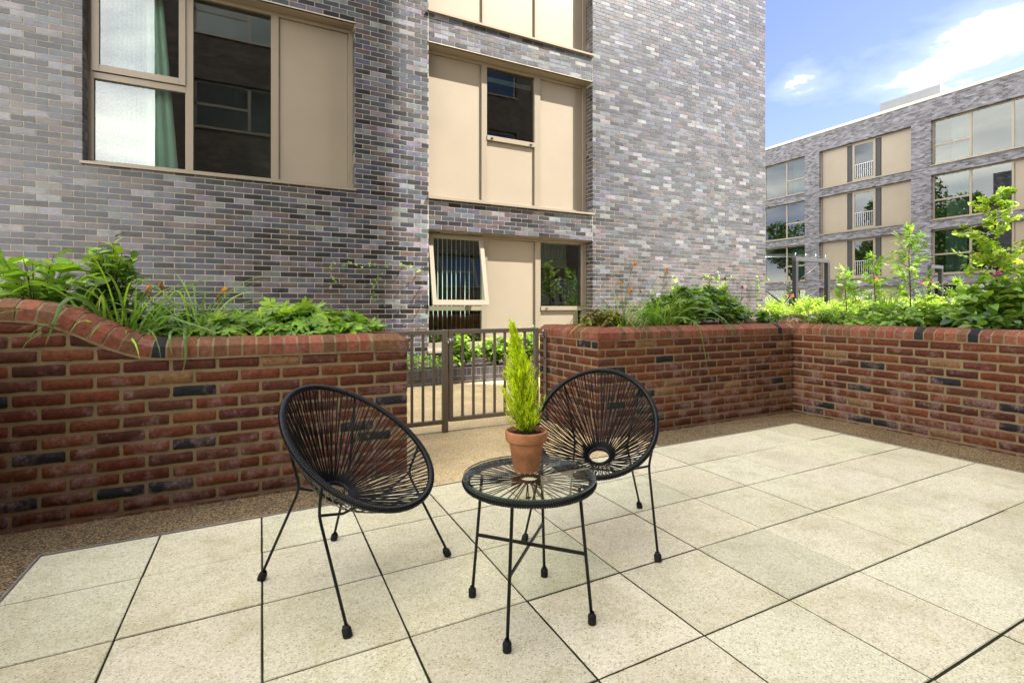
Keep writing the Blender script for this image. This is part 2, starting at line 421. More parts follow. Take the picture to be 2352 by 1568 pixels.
# end wall by the gate (faces +x), back wall (faces the path)
red_face(bw, (.89, 0, 0), (0, 1), (1, 0), 1.04, .843, start=-.11, phase=1)
bw.quad((.89, 0, -.06), (.89, 1.04, -.06), (.89, 1.04, .843), (.89, 0, .843), (1, 1, 1), 1)
red_face(bw, (-1.40, 1.04, 0), (1, 0), (0, 1), 2.29, .843, start=-.06, clip=lambda a: sc(a-1.40)-.012)
bw.add([(x, 1.04, -.06) for x in xs] + [(x, 1.04, sc(x)) for x in xs], [(91+k, 92+k, k+1, k) for k in range(90)], (1, 1, 1), 1)
# inner skins
for yy in (.2, .84): bw.add([(x, yy, .5) for x in xs] + [(x, yy, sc(x)) for x in xs], [(k, k+1, 92+k, 91+k) for k in range(90)], (1, 1, 1), 1)
bw.quad((.69, .2, .5), (.69, .84, .5), (.69, .84, .84), (.69, .2, .84), (1, 1, 1), 1)
bw.build('brickwork', RB, lp)
def curve_path(x0, x1, y, clip):
    pts = []; s_ = 0; prev = None; x = x0
    K = 400
    for k in range(K+1):
        x = lerp(x0, x1, k/K); z = clip(x)
        if prev: s_ += math.hypot(x-prev[0], z-prev[1])
        pts.append((s_, x, z)); prev = (x, z)
    def P(s):
        i = min(K-1, max(0, int(s/pts[-1][0]*K)))
        while i < K-1 and pts[i+1][0] < s: i += 1
        while i > 0 and pts[i][0] > s: i -= 1
        a, b = pts[i], pts[i+1]; t = (s-a[0])/max(1e-9, b[0]-a[0])
        x = lerp(a[1], b[1], t); z = lerp(a[2], b[2], t)
        i0 = max(0, i-6); i1 = min(K, i+7); dx = pts[i1][1]-pts[i0][1]; dz = pts[i1][2]-pts[i0][2]; q = math.hypot(dx, dz)
        return (x, y, z), (-dz/q, 0, dx/q)
    return pts[-1][0], P
cp = MB(); coping_run(cp, curve_path(-1.40, .89, 0, sc), (0, -1), tail=.225, m1=True); cp.build('coping', RB, lp)
cp = MB(); coping_run(cp, curve_path(-1.40, .89, .83, sc), (0, -1), tail=.215)
def straight(p0, p1):
    p0 = Vector(p0); p1 = Vector(p1); d = (p1-p0); l = d.length
    return l, (lambda s: (p0 + d*(s/l), (0, 0, 1)))
cp.build('rear_coping', RB, lp)
cp = MB(); coping_run(cp, straight((.89, 0, .843), (.89, .81, .843)), (1, 0), lead=.225, m0=True); cp.build('end_coping', RB, lp)
# side wall running towards the camera (edge of the patio)
sw = thing('boundary_wall', 'tall red brick side wall closing the left end of the patio', 'wall', (-1.40, YL, 0))
b_ = MB(); red_face(b_, (0, 0, 0), (0, -1), (1, 0), 6.4, 1.068, start=-.11); b_.quad((0, 0, -.06), (0, -6.4, -.06), (0, -6.4, 1.068), (0, 0, 1.068), (1, 1, 1), 1)
b_.build('brickwork', RB, sw); b_ = MB(); coping_run(b_, straight((0, -6.4, 1.068), (0, -.02, 1.068)), (1, 0)); b_.build('coping', RB, sw)

# ---- right planter: gate side face x=2.55, front y=3.465, corner x=5.15, right wall towards the camera
YR = 3.462
rp = thing('planter_wall', 'long L-shaped red brick planter wall right of the metal gate, round the far corner of the patio', 'planter', (2.56, YR, 0))
bw = MB()
red_face(bw, (0, 0, 0), (1, 0), (0, -1), 2.60, .843, start=-.03)
bw.quad((0, 0, -.06), (2.60, 0, -.06), (2.60, 0, .843), (0, 0, .843), (1, 1, 1), 1)
red_face(bw, (0, .99, 0), (0, -1), (-1, 0), .99, .843, start=-.11, phase=1)
bw.quad((0, .99, -.06), (0, 0, -.06), (0, 0, .843), (0, .99, .843), (1, 1, 1), 1)
red_face(bw, (2.60, 0, 0), (0, -1), (-1, 0), 6.5, .843, start=-.0, phase=1)
bw.quad((2.60, 0, -.06), (2.60, -6.5, -.06), (2.60, -6.5, .843), (2.60, 0, .843), (1, 1, 1), 1)
red_face(bw, (0, .99, 0), (1, 0), (0, 1), 6.2, .843, start=-.05)
bw.quad((6.2, .99, -.06), (0, .99, -.06), (0, .99, .843), (6.2, .99, .843), (1, 1, 1), 1)
for q in (((.2, .2), (2.8, .2)), ((.2, .78), (.2, .2)), ((2.8, .2), (2.8, -6.5)), ((.2, .78), (6.2, .78))):
    (x0, y0), (x1, y1) = q; bw.quad((x0, y0, .5), (x1, y1, .5), (x1, y1, .843), (x0, y0, .843), (1, 1, 1), 1)
bw.build('brickwork', RB, rp)
cp = MB(); coping_run(cp, straight((0, 0, .843), (2.60, 0, .843)), (0, -1), lead=.225, m0=True); cp.build('coping', RB, rp)
cp = MB(); coping_run(cp, straight((0, .99, .843), (0, 0, .843)), (-1, 0), lead=.14, tail=.225, m1=True); cp.build('gate_side_coping', RB, rp)
cp = MB(); coping_run(cp, straight((2.60, .0, .8425), (2.60, -6.5, .8425)), (-1, 0)); cp.build('right_coping', RB, rp)
cp = MB(); coping_run(cp, straight((6.2, .99, .843), (.222, .99, .843)), (0, 1)); cp.build('rear_coping', RB, rp)

# a further brick planter wall across the garden
fw = thing('planter_wall', 'distant low red brick planter wall glimpsed between the garden shrubs', 'planter', (9.3, 0, 0))
b_ = MB(); b_.box((0, -2, 0), (.215, 5.2, .843), (.22, .07, .04), 0); b_.build('brickwork', RB, fw)
b_ = MB(); coping_run(b_, straight((0, 5.2, .843), (0, -2, .843)), (-1, 0)); b_.build('coping', RB, fw)

# ------------------------------------------------------------------ ground, paths, patio
g_ = MB(); g_.quad((-150, -60, -.06), (250, -60, -.06), (250, 250, -.06), (-150, 250, -.06)); struct('ground', g_, M['ground'])
g_ = MB(); g_.quad((-14, 4.335, -.004), (16, 4.335, -.004), (16, 7.72, -.004), (-14, 7.72, -.004)); struct('path', g_, M['path'])
g_ = MB(); g_.quad((.62, 3.03, -.002), (2.9, 3.06, -.002), (2.9, 4.32, -.002), (.62, 4.32, -.002)); struct('gateway_path', g_, M['path'])
g_ = MB(); g_.box((-.2, 4.32, -.05), (3.0, 4.335, .002)); struct('threshold_strip', g_, M['alu'])
g_ = MB()
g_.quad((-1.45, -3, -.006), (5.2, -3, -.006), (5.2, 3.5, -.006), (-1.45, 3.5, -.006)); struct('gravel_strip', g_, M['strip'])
# patio slabs
XC = [-.897, -.447, .003, .456, .915, 1.366, 1.825, 2.290, 2.752, 3.222, 3.705, 4.179, 4.633]
RW = [(3.005, .020), (2.572, .0175), (2.125, .0115), (1.682, .0085), (1.231, .005), (.780, .0), (.325, 0), (-.13, 0), (-.585, 0), (-1.04, 0), (-1.5, 0), (-2.0, 0), (-2.55, 0)]
g_ = MB(); g_.quad((-.893, -2.5, -.003), (4.630, -2.5, -.003), (4.630, 3.09, -.003), (-.893, 2.99, -.003)); struct('paving_bed', g_, M['joint'])
pv = MB()
for i in range(len(XC)-1):
    for j in range(len(RW)-1):
        x0, x1 = XC[i]+U(.0027, .0040), XC[i+1]-U(.0027, .0040)
        (ya, ka), (yb, kb) = RW[j], RW[j+1]; g0 = U(.0026, .0044); g1 = U(.0026, .0044)
        q = [(x0, yb+kb*x0+g0), (x1, yb+kb*x1+g0), (x1, ya+ka*x1-g1), (x0, ya+ka*x0-g1)]
        t = U(-.0012, .0018); b = .0035
        col = jit(random.choice([(.72, .675, .515), (.70, .655, .495), (.735, .69, .53), (.71, .66, .49), (.67, .635, .47), (.64, .605, .455)]), .045)
        # ragged worn arris: the outline wanders a little
        top = []; out = []
        for e in range(4):
            A = Vector(q[e]); B = Vector(q[(e+1) % 4]); cen = Vector(((q[0][0]+q[2][0])/2, (q[0][1]+q[2][1])/2))
            for k in range(14):
                p = A.lerp(B, k/14); w = .0016*noise.noise(Vector((p.x*60, p.y*60, i*3.1+j)))
                w += .004*max(0, noise.noise(Vector((p.x*25+5, p.y*25, i+j*2.3)))-.45)
                d = (cen-p).normalized()
                pi_ = p + d*abs(w); out.append((pi_.x, pi_.y)); pt = pi_ + Vector((math.copysign(b, d.x) if abs(d.x) > 0 else 0, math.copysign(b, d.y)))*.7
                top.append((pt.x, pt.y))
        n_ = len(out)
        vs = [(x, y, -.02) for x, y in out] + [(x, y, t-b*.8) for x, y in out] + [(x, y, t) for x, y in top]
        fs = [(k, (k+1) % n_, n_+(k+1) % n_, n_+k) for k in range(n_)] + [(n_+k, n_+(k+1) % n_, 2*n_+(k+1) % n_, 2*n_+k) for k in range(n_)] + [tuple(range(2*n_, 3*n_))]
        pv.add(vs, fs, col)
struct('patio_paving', pv, M['slab'])
e_ = MB()
for a, b in (((-.901, -2.5), (-.901, 2.99)), ((-.901, 2.992), (4.638, 3.103)), ((4.638, 3.10), (4.638, -2.5))):
    e_.bar((a[0], a[1], -.01), (b[0], b[1], -.01), .005, .028)
struct('edging_strip', e_, M['alu'])
# soil in the planters
def soilbed(name, x0, x1, y0, y1, z, amp=.03):
    m_ = MB(); nx = max(2, int((x1-x0)/.12)); ny = max(2, int((y1-y0)/.12)); nx = min(nx, 60); ny = min(ny, 60)
    vs = [(lerp(x0, x1, i/nx), lerp(y0, y1, j/ny), z+amp*noise.noise(Vector((lerp(x0, x1, i/nx)*4, lerp(y0, y1, j/ny)*4, z)))) for j in range(ny+1) for i in range(nx+1)]
    m_.add(vs, [(j*(nx+1)+i, j*(nx+1)+i+1, (j+1)*(nx+1)+i+1, (j+1)*(nx+1)+i) for j in range(ny) for i in range(nx)], (1, 1, 1), 0, True)
    struct(name, m_, M['soil'])
soilbed('planter_soil', -1.4, .68, 3.58, 4.2, .86)
soilbed('planter_soil', 2.77, 5.35, 3.67, 4.24, .86)
soilbed('planter_soil', 5.37, 9.29, -2, 4.24, .86)
# ------------------------------------------------------------------ the grey brick apartment building
YF = 7.70; RV = .23
GREY_OLD = [(0.096, 0.099, 0.118), (0.112, 0.115, 0.133), (0.124, 0.127, 0.149), (0.102, 0.104, 0.118), (0.084, 0.084, 0.096), (0.133, 0.136, 0.155)]
BROWN = [(0.071, 0.057, 0.06), (0.084, 0.068, 0.07), (0.062, 0.053, 0.056), (0.093, 0.077, 0.081)]
GREY = [(.032, .035, .048), (.048, .052, .071), (.070, .075, .099), (.042, .044, .056), (.030, .030, .037), (.092, .096, .115), (.145, .148, .163)]
def grey_colour(x, z):
    v = noise.noise(Vector((x*.35, z*.45, 1.7)))*.5 + noise.noise(Vector((x*1.3, z*1.5, 4.2)))*.3
    pb = .14 + max(0, (2.9-z))*.15*(1 if x > -.5 else .3) + v*.3  # lower bricks coloured browner and darker, standing in for dark reflections
    pd = .09 + max(0, (3.4-z))*.035*(1 if x > -.5 else .3) + v*.2
    r = random.random()
    if r < pd: return jit((.014, .014, .018), .3)
    if r < pd+pb: return jit(random.choice(BROWN), .2)
    if r < pd+pb+.008: return jit((.085, .055, .055), .15)
    return jit(random.choice(GREY), .28)
OPEN = [(-1.93, 1.25, 2.90, 5.36), (2.38, 5.57, 2.90, 5.36), (2.38, 5.57, 5.87, 8.33), (-1.93, 1.25, 5.87, 8.33), (2.38, 5.57, .42, 2.375), (-8.2, -4.6, 2.9, 5.36)]
bld = thing('apartment_building', 'big dark grey brick building with beige window panels, filling the left of the photo', 'building', (0, YF, 0))
wb = MB()
X0, X1, ZT = -5.4, 10.456, 9.0
k = 0; z = 0.0
def brick(mb, x0, x1, z0, z1, col):
    d = -.004 + U(-.001, .001)
    vs = [(x0, .01, z0), (x1, .01, z0), (x1, .01, z1), (x0, .01, z1), (x0, d, z0), (x1, d, z0), (x1, d, z1), (x0, d, z1)]
    mb.add(vs, [(4, 5, 6, 7), (0, 1, 5, 4), (1, 2, 6, 5), (2, 3, 7, 6), (3, 0, 4, 7)], col, 0)
zrow = -.02
while zrow < ZT:
    z0, z1 = zrow, zrow+.065
    op = sorted([(a, b) for a, b, c, d in OPEN if z1 > c+.005 and z0 < d-.005])
    iv = []; cur = X0
    for a, b in op:
        if a > cur: iv.append((cur, a))
        cur = max(cur, b)
    iv.append((cur, X1))
    # movement joints
    iv2 = []
    for a, b in iv:
        for jx in (2.38, 5.57):
            if a < jx < b: iv2.append((a, jx-.006)); a = jx+.006
        iv2.append((a, b))
    off = 0 if k % 2 == 0 else .1125
    for a, b in iv2:
        n0 = math.floor((a-2.38-off)/.225); x = 2.38 + off + n0*.225
        while x < b:
            u0, u1 = max(x, a), min(x+.215, b)
            if u1-u0 > .02: brick(wb, u0, u1, z0, z1, grey_colour((u0+u1)/2, z0))
            x += .225
    zrow += .075; k += 1
# mortar / backing sheet with the openings left out, as a grid of cells
def backing(mb, x0, x1, z0, z1, opens, y, mat, col=(1, 1, 1)):
    xs = sorted({x0, x1, *[v for o in opens for v in o[:2] if x0 < v < x1]}); zs = sorted({z0, z1, *[v for o in opens for v in o[2:] if z0 < v < z1]})
    for a, b in zip(xs, xs[1:]):
        for c, d in zip(zs, zs[1:]):
            cx, cz = (a+b)/2, (c+d)/2
            if any(o[0] < cx < o[1] and o[2] < cz < o[3] for o in opens): continue
            mb.quad((a, y, c), (b, y, c), (b, y, d), (a, y, d), col, mat)
backing(wb, X0, X1, -.1, ZT, OPEN, 0, 1)
# upper storeys, sides and back, roof
wb.quad((X0, 0, ZT), (X1, 0, ZT), (X1, 0, 12.6), (X0, 0, 12.6), (1, 1, 1), 2)
wb.quad((-26, 0, -.1), (X0, 0, -.1), (X0, 0, 12.6), (-26, 0, 12.6), (1, 1, 1), 2)
wb.quad((X1-.001, 0, -.1), (X1-.001, 12, -.1), (X1-.001, 12, 12.6), (X1-.001, 0, 12.6), (1, 1, 1), 3)
wb.quad((X1, 12, -.1), (-26, 12, -.1), (-26, 12, 12.6), (X1, 12, 12.6), (1, 1, 1), 2)
wb.quad((-26, 0, 12.6), (X1, 0, 12.6), (X1, 12, 12.6), (-26, 12, 12.6), (1, 1, 1), 4)
# reveals: brick headers on the jambs
for a, b, c, d in OPEN[:5]:
    for xx, sx in ((a, 1), (b, -1)):
        wb.quad((xx, 0, c), (xx, RV+.05, c), (xx, RV+.05, d), (xx, 0, d), (1, 1, 1), 1)
        zz = math.ceil((c+.02)/.075)*.075-.02; kk = 0
        while zz+.065 < d:
            for p0, p1 in (((.0, .1), (.11, .22)) if kk % 2 == 0 else ((.0, .155), (.165, .23))):
                wb.box((xx if sx > 0 else xx-.004, p0, zz), (xx+.004 if sx > 0 else xx, p1, zz+.065), grey_colour(xx, zz) if random.random() > .3 else (.06, .055, .06), 0)
            zz += .075; kk += 1
wb.build('brick_wall', [M['dark'], M['dmortar'], M['farbrickx'], M['farbrick'], M['roofgrey']], bld)

def F(mb, x0, x1, z0, z1, y0=RV-.03, y1=RV+.04): mb.box((x0, y0, z0), (x1, y1, z1), (1, 1, 1), 0, .002)
def pane(par, x0, x1, z0, z1, y=RV+.012):
    m_ = MB(); m_.quad((x0-.01, y, z0-.01), (x1+.01, y, z0-.01), (x1+.01, y, z1+.01), (x0-.01, y, z1+.01)); return m_.build('pane', M['glass'], par)
def panel(par, x0, x1, z0, z1, y=RV+.004):
    m_ = MB(); m_.box((x0+.003, y, z0+.003), (x1-.003, y+.02, z1-.003), (1, 1, 1), 0, .002); return m_.build('infill_panel', M['tan'], par)
def sill(par, x0, x1, z, y0=-.055, hh=.035):
    m_ = MB(); vs = []
    for x in (x0-.012, x1+.012): vs += [(x, y0, z-.075+.03), (x, y0, z-.012), (x, RV-.031, z+.015), (x, RV-.031, z-.015), (x, y0+.006, z-.075+.03)]
    m_.add(vs, [(0, 1, 6, 5), (1, 2, 7, 6), (2, 3, 8, 7), (3, 4, 9, 8), (4, 0, 5, 9), (4, 3, 2, 1, 0), (5, 6, 7, 8, 9)])
    for xx in (x0+.12, x0+.62, (x0+x1)/2+.1, x1-.5, x1-.12): m_.box((xx, y0+.08, z), (xx+.05, y0+.095, z+.009), (1, 1, 1), 0)
    return m_.build('sill', M['tanframe'], par)
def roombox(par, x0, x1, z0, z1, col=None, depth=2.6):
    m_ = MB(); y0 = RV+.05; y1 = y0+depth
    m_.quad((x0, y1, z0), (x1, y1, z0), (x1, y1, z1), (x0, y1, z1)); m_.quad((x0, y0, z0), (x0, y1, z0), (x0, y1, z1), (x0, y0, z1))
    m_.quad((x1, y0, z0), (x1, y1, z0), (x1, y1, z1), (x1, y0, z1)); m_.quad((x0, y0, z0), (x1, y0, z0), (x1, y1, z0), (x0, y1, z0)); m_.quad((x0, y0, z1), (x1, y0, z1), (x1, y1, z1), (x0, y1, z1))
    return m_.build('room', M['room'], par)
def head(mb, x0, x1, z): mb.box((x0+.001, .03, z-.012), (x1-.001, RV-.03, z-.001), (1, 1, 1), 0)
def drape(par, x0, x1, z0, z1, y, mat, folds, amp, col=(.8, .82, .8), name='curtain', lean=0.0):
    m_ = MB(); n_ = folds*8; nz2 = 6; vs = []
    for j in range(nz2+1):
        for i in range(n_+1):
            t = i/n_; zz = lerp(z0, z1, j/nz2)
            vs.append((lerp(x0, x1, t) + lean*(1-j/nz2)*t, y + amp*sin(t*folds*2*pi)*(1+.3*sin(t*17)), zz))
    m_.add(vs, [(j*(n_+1)+i, j*(n_+1)+i+1, (j+1)*(n_+1)+i+1, (j+1)*(n_+1)+i) for j in range(nz2) for i in range(n_)], col, 0, True)
    return m_.build(name, mat, par)

# window A (upper left) : sash over fixed light, big pane, panel
def windowA(zo, par):
    z0, z1 = 2.90+zo, 5.36+zo; f = MB()
    F(f, -1.929, -1.868, z0+.02, z1); F(f, 1.185, 1.249, z0+.02, z1); F(f, -1.868, 1.185, z1-.065, z1-.012); F(f, -1.868, 1.185, z0+.015, z0+.062)
    F(f, -.905, -.815, z0+.062, z1-.065); F(f, .125, .225, z0+.062, z1-.065)
    F(f, -1.868, -.905, z0+1.085, z0+1.165); head(f, -1.93, 1.25, z1)
    w = f.build('window', M['tanframe'], par)
    s_ = MB(); a, b, c, d = -1.885, -.9, z0+1.172, z1-.07; y0 = RV-.055; y1 = RV+.01
    F(s_, a, a+.075, c, d, y0, y1); F(s_, b-.075, b, c, d, y0, y1); F(s_, a+.075, b-.075, c, c+.085, y0, y1); F(s_, a+.075, b-.075, d-.08, d, y0, y1)
    s_.build('opening_sash', M['tanframe'], w)
    pane(w, a+.075, b-.075, c+.085, d-.08, RV-.02); pane(w, -1.868, -.905, z0+.062, z0+1.085); pane(w, -.815, .125, z0+.062, z1-.065)
    panel(w, .228, 1.183, z0+.064, z1-.067); sill(w, -1.93, 1.25, z0+.0)
    if zo == 0:
        drape(w, -1.93, -1.38, z0+.05, z1-.02, RV+.22, M['curtain'], 11, .014, (.80, .86, .90))
        drape(w, -1.38, -1.19, z0+.05, z1-.02, RV+.21, M['curtain_green'], 3, .02, lean=.18)
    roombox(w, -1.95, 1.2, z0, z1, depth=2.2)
    return w
windowA(0, bld); windowA(2.97, bld)
# window B : three panels, small pane in the middle
f = MB(); z0, z1 = 2.90, 5.36
F(f, 2.381, 2.45, z0+.02, z1); F(f, 5.49, 5.569, z0+.02, z1); F(f, 2.45, 5.49, z1-.065, z1-.012); F(f, 2.45, 5.49, z0+.02, z0+.065)
F(f, 3.39, 3.49, z0+.065, z1-.065); F(f, 4.435, 4.555, z0+.065, z1-.065); F(f, 3.49, 4.435, 4.02, 4.10, RV-.045, RV+.04); head(f, 2.38, 5.57, z1)
w = f.build('window', M['tanframe'], bld)
pane(w, 3.49, 4.435, 4.10, z1-.065); panel(w, 2.452, 3.388, z0+.067, z1-.067); panel(w, 3.492, 4.433, z0+.067, 4.018); panel(w, 4.557, 5.488, z0+.067, z1-.067)
for q in (3.56, 4.33): h = MB(); h.box((q, RV-.06, 4.045), (q+.04, RV-.045, 4.065)); h.build('restrictor', M['black'], w)
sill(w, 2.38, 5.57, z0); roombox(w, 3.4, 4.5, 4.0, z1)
bl = MB(); bl.box((3.49, RV+.1, 5.1), (4.43, RV+.12, 5.18)); bl.build('blind_rail', M['blind'], w)
# window C : panels only
f = MB(); z0, z1 = 5.87, 8.33
F(f, 2.381, 2.45, z0+.02, z1); F(f, 5.49, 5.569, z0+.02, z1); F(f, 2.45, 5.49, z1-.065, z1-.012); F(f, 2.45, 5.49, z0+.02, z0+.065)
F(f, 3.40, 3.44, z0+.065, z1-.065); F(f, 4.44, 4.48, z0+.065, z1-.065); head(f, 2.38, 5.57, z1)
w = f.build('window', M['tanframe'], bld)
panel(w, 2.452, 3.398, z0+.067, z1-.067); panel(w, 3.442, 4.438, z0+.067, z1-.067); panel(w, 4.482, 5.488, z0+.067, z1-.067); sill(w, 2.38, 5.57, z0)
# window D (ground floor): open top-hung sash with blinds, panel, pane
f = MB(); z0, z1 = .42, 2.375
F(f, 2.381, 2.44, z0+.02, z1); F(f, 5.47, 5.569, z0+.02, z1); F(f, 2.44, 5.47, z1-.06, z1-.012); F(f, 2.44, 5.47, z0+.02, z0+.12)
F(f, 3.39, 3.50, z0+.12, z1-.06); F(f, 4.45, 4.56, z0+.12, z1-.06); F(f, 2.44, 3.39, 1.07, 1.145); F(f, 4.56, 5.47, 1.07, 1.145, RV-.045, RV+.04); head(f, 2.38, 5.57, z1)
w = f.build('window', M['tanframe'], bld)
pane(w, 2.44, 3.39, z0+.12, 1.07); panel(w, 3.502, 4.448, z0+.122, z1-.062); panel(w, 4.562, 5.40, z0+.122, 1.068)
pane(w, 4.56, 5.47, 1.145, z1-.06); sill(w, 2.38, 5.57, z0+.02)
sash = MB(); ang = radians(12.5); H_ = 1.19; hz = 2.315
def SP(x, t, o): # t down the sash, o outward
    return (x, RV-.01 - sin(ang)*t - cos(ang)*o, hz - cos(ang)*t + sin(ang)*o)
def sbar(x0, x1, t0, t1):
    vs = [SP(x, t, o) for x, t, o in ((x0,t0,0),(x1,t0,0),(x1,t1,0),(x0,t1,0),(x0,t0,.05),(x1,t0,.05),(x1,t1,.05),(x0,t1,.05))]
    sash.add(vs, [(3,2,1,0),(4,5,6,7),(0,1,5,4),(1,2,6,5),(2,3,7,6),(3,0,4,7)])
sbar(2.43, 2.50, 0, H_); sbar(3.335, 3.405, 0, H_); sbar(2.50, 3.335, 0, .06); sbar(2.50, 3.335, H_-.085, H_)
so = sash.build('opening_sash', M['tanframe'], w)
sp = MB(); sp.add([SP(2.49, .05, .02), SP(3.345, .05, .02), SP(3.345, H_-.08, .02), SP(2.49, H_-.08, .02)], [(0, 1, 2, 3)]); sp.build('pane', M['glass'], w)
v_ = MB(); v_.box((2.62, .13, 2.345), (3.1, RV-.031, 2.375)); v_.build('trickle_vent', M['tanframe'], w)
bs = MB()
for q in range(12):
    xx = 2.48 + q*.081
    for (a, b) in ((z0+.1, 2.36),):
        vs = [(xx, RV+.10, a), (xx+.034, RV+.16, a), (xx+.034, RV+.16, b), (xx, RV+.10, b)]; bs.add(vs, [(0, 1, 2, 3)])
bs.build('vertical_blind', M['blind'], w)
drape(w, 4.6, 5.2, 2.02, 2.33, RV+.12, M['blind'], 9, .012, name='short_curtain')
kk = MB(); kk.box((4.6, RV+.1, 1.86), (5.2, RV+.12, 2.02)); kk.build('blind_rail', M['blind'], w)
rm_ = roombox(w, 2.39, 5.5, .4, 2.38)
h = MB(); h.box((4.66, RV-.06, 1.10), (4.70, RV-.045, 1.115)); h.build('restrictor', M['black'], w)

# low dark brick planter at the foot of the facade
dp = thing('low_planter', 'knee-high dark brick planter along the foot of the grey building, seen through the gate', 'planter', (0, 6.955, 0))
d_ = MB()
x = -4.0
while x < 9.6: d_.box((x, -.004, .115), (x+.065, .1, .225), jit(random.choice([(.03, .028, .034), (.045, .038, .044), (.055, .052, .062), (.025, .023, .027)]), .15), 0, .003); x += .075
for r_, off in ((0, 0), (1, .11)):
    x = -4.0-off
    while x < 9.6: d_.box((x, -.004, .04-r_*.075), (x+.215, .1, .105-r_*.075), jit(random.choice([(.03, .028, .034), (.045, .036, .042), (.055, .05, .062), (.025, .023, .027)]), .15), 0, .003); x += .225
d_.box((-4, 0, -.06), (9.6, .105, .222), (1, 1, 1), 1)
d_.build('brickwork', [M['dark'], mat_mortar('dark_mortar', (.16, .145, .12), .8)], dp)
soilbed('planter_soil', -4, 9.6, 7.05, 7.7, .18)

# ------------------------------------------------------------------ far building (faces -x at x = 33.1)
XB = 33.1
fb = thing('apartment_building', 'four-storey grey brick apartment block with large windows at the right, behind the garden', 'building', (XB, 0, 0))
FO = []; cols_ = [(21.385, 27.0, 'L'), (15.17, 20.42, 'C'), (7.2, 14.23, 'R'), (1.5, 6.4, 'C'), (-6.0, .7, 'R')]
lev = [-.05, 2.93, 5.93, 8.95]
for y0, y1, t in cols_:
    for zz in lev: FO.append((y0, y1, zz, zz+2.48 if zz > 0 else 2.4))
fw_ = MB()
def backX(mb, y0, y1, z0, z1, opens, x, mat):
    ys = sorted({y0, y1, *[v for o in opens for v in o[:2]]}); zs = sorted({z0, z1, *[v for o in opens for v in o[2:]]})
    for a, b in zip(ys, ys[1:]):
        for c, d in zip(zs, zs[1:]):
            if any(o[0] < (a+b)/2 < o[1] and o[2] < (c+d)/2 < o[3] for o in opens): continue
            mb.quad((x, b, c), (x, a, c), (x, a, d), (x, b, d), (1, 1, 1), mat)
backX(fw_, -8, 27.5, -.06, 12.62, FO, 0, 0)
for a, b, c, d in FO:
    for q in (((0, a, c), (.3, a, c), (.3, a, d), (0, a, d)), ((0, b, c), (.3, b, c), (.3, b, d), (0, b, d)), ((0, a, d), (.3, a, d), (.3, b, d), (0, b, d))): fw_.quad(*q, (1, 1, 1), 0)
fw_.quad((0, 27.5, -.06), (12, 27.5, -.06), (12, 27.5, 12.62), (0, 27.5, 12.62), (1, 1, 1), 1)
fw_.quad((0, -8, -.06), (12, -8, -.06), (12, -8, 12.62), (0, -8, 12.62), (1, 1, 1), 1)
fw_.quad((12, -8, -.06), (12, 27.5, -.06), (12, 27.5, 12.62), (12, -8, 12.62), (1, 1, 1), 0)
fw_.build('brick_wall', [M['farbrick'], M['farbrickx']], fb)
r_ = MB(); r_.box((-.04, -8.05, 12.622), (12.05, 27.55, 12.78)); r_.build('roof', M['trim'], fb)
pb = MB(); pb.box((1.2, 14.3, 12.78), (5, 17.4, 13.72)); pb.build('plant_enclosure', M['roofgrey'], fb)
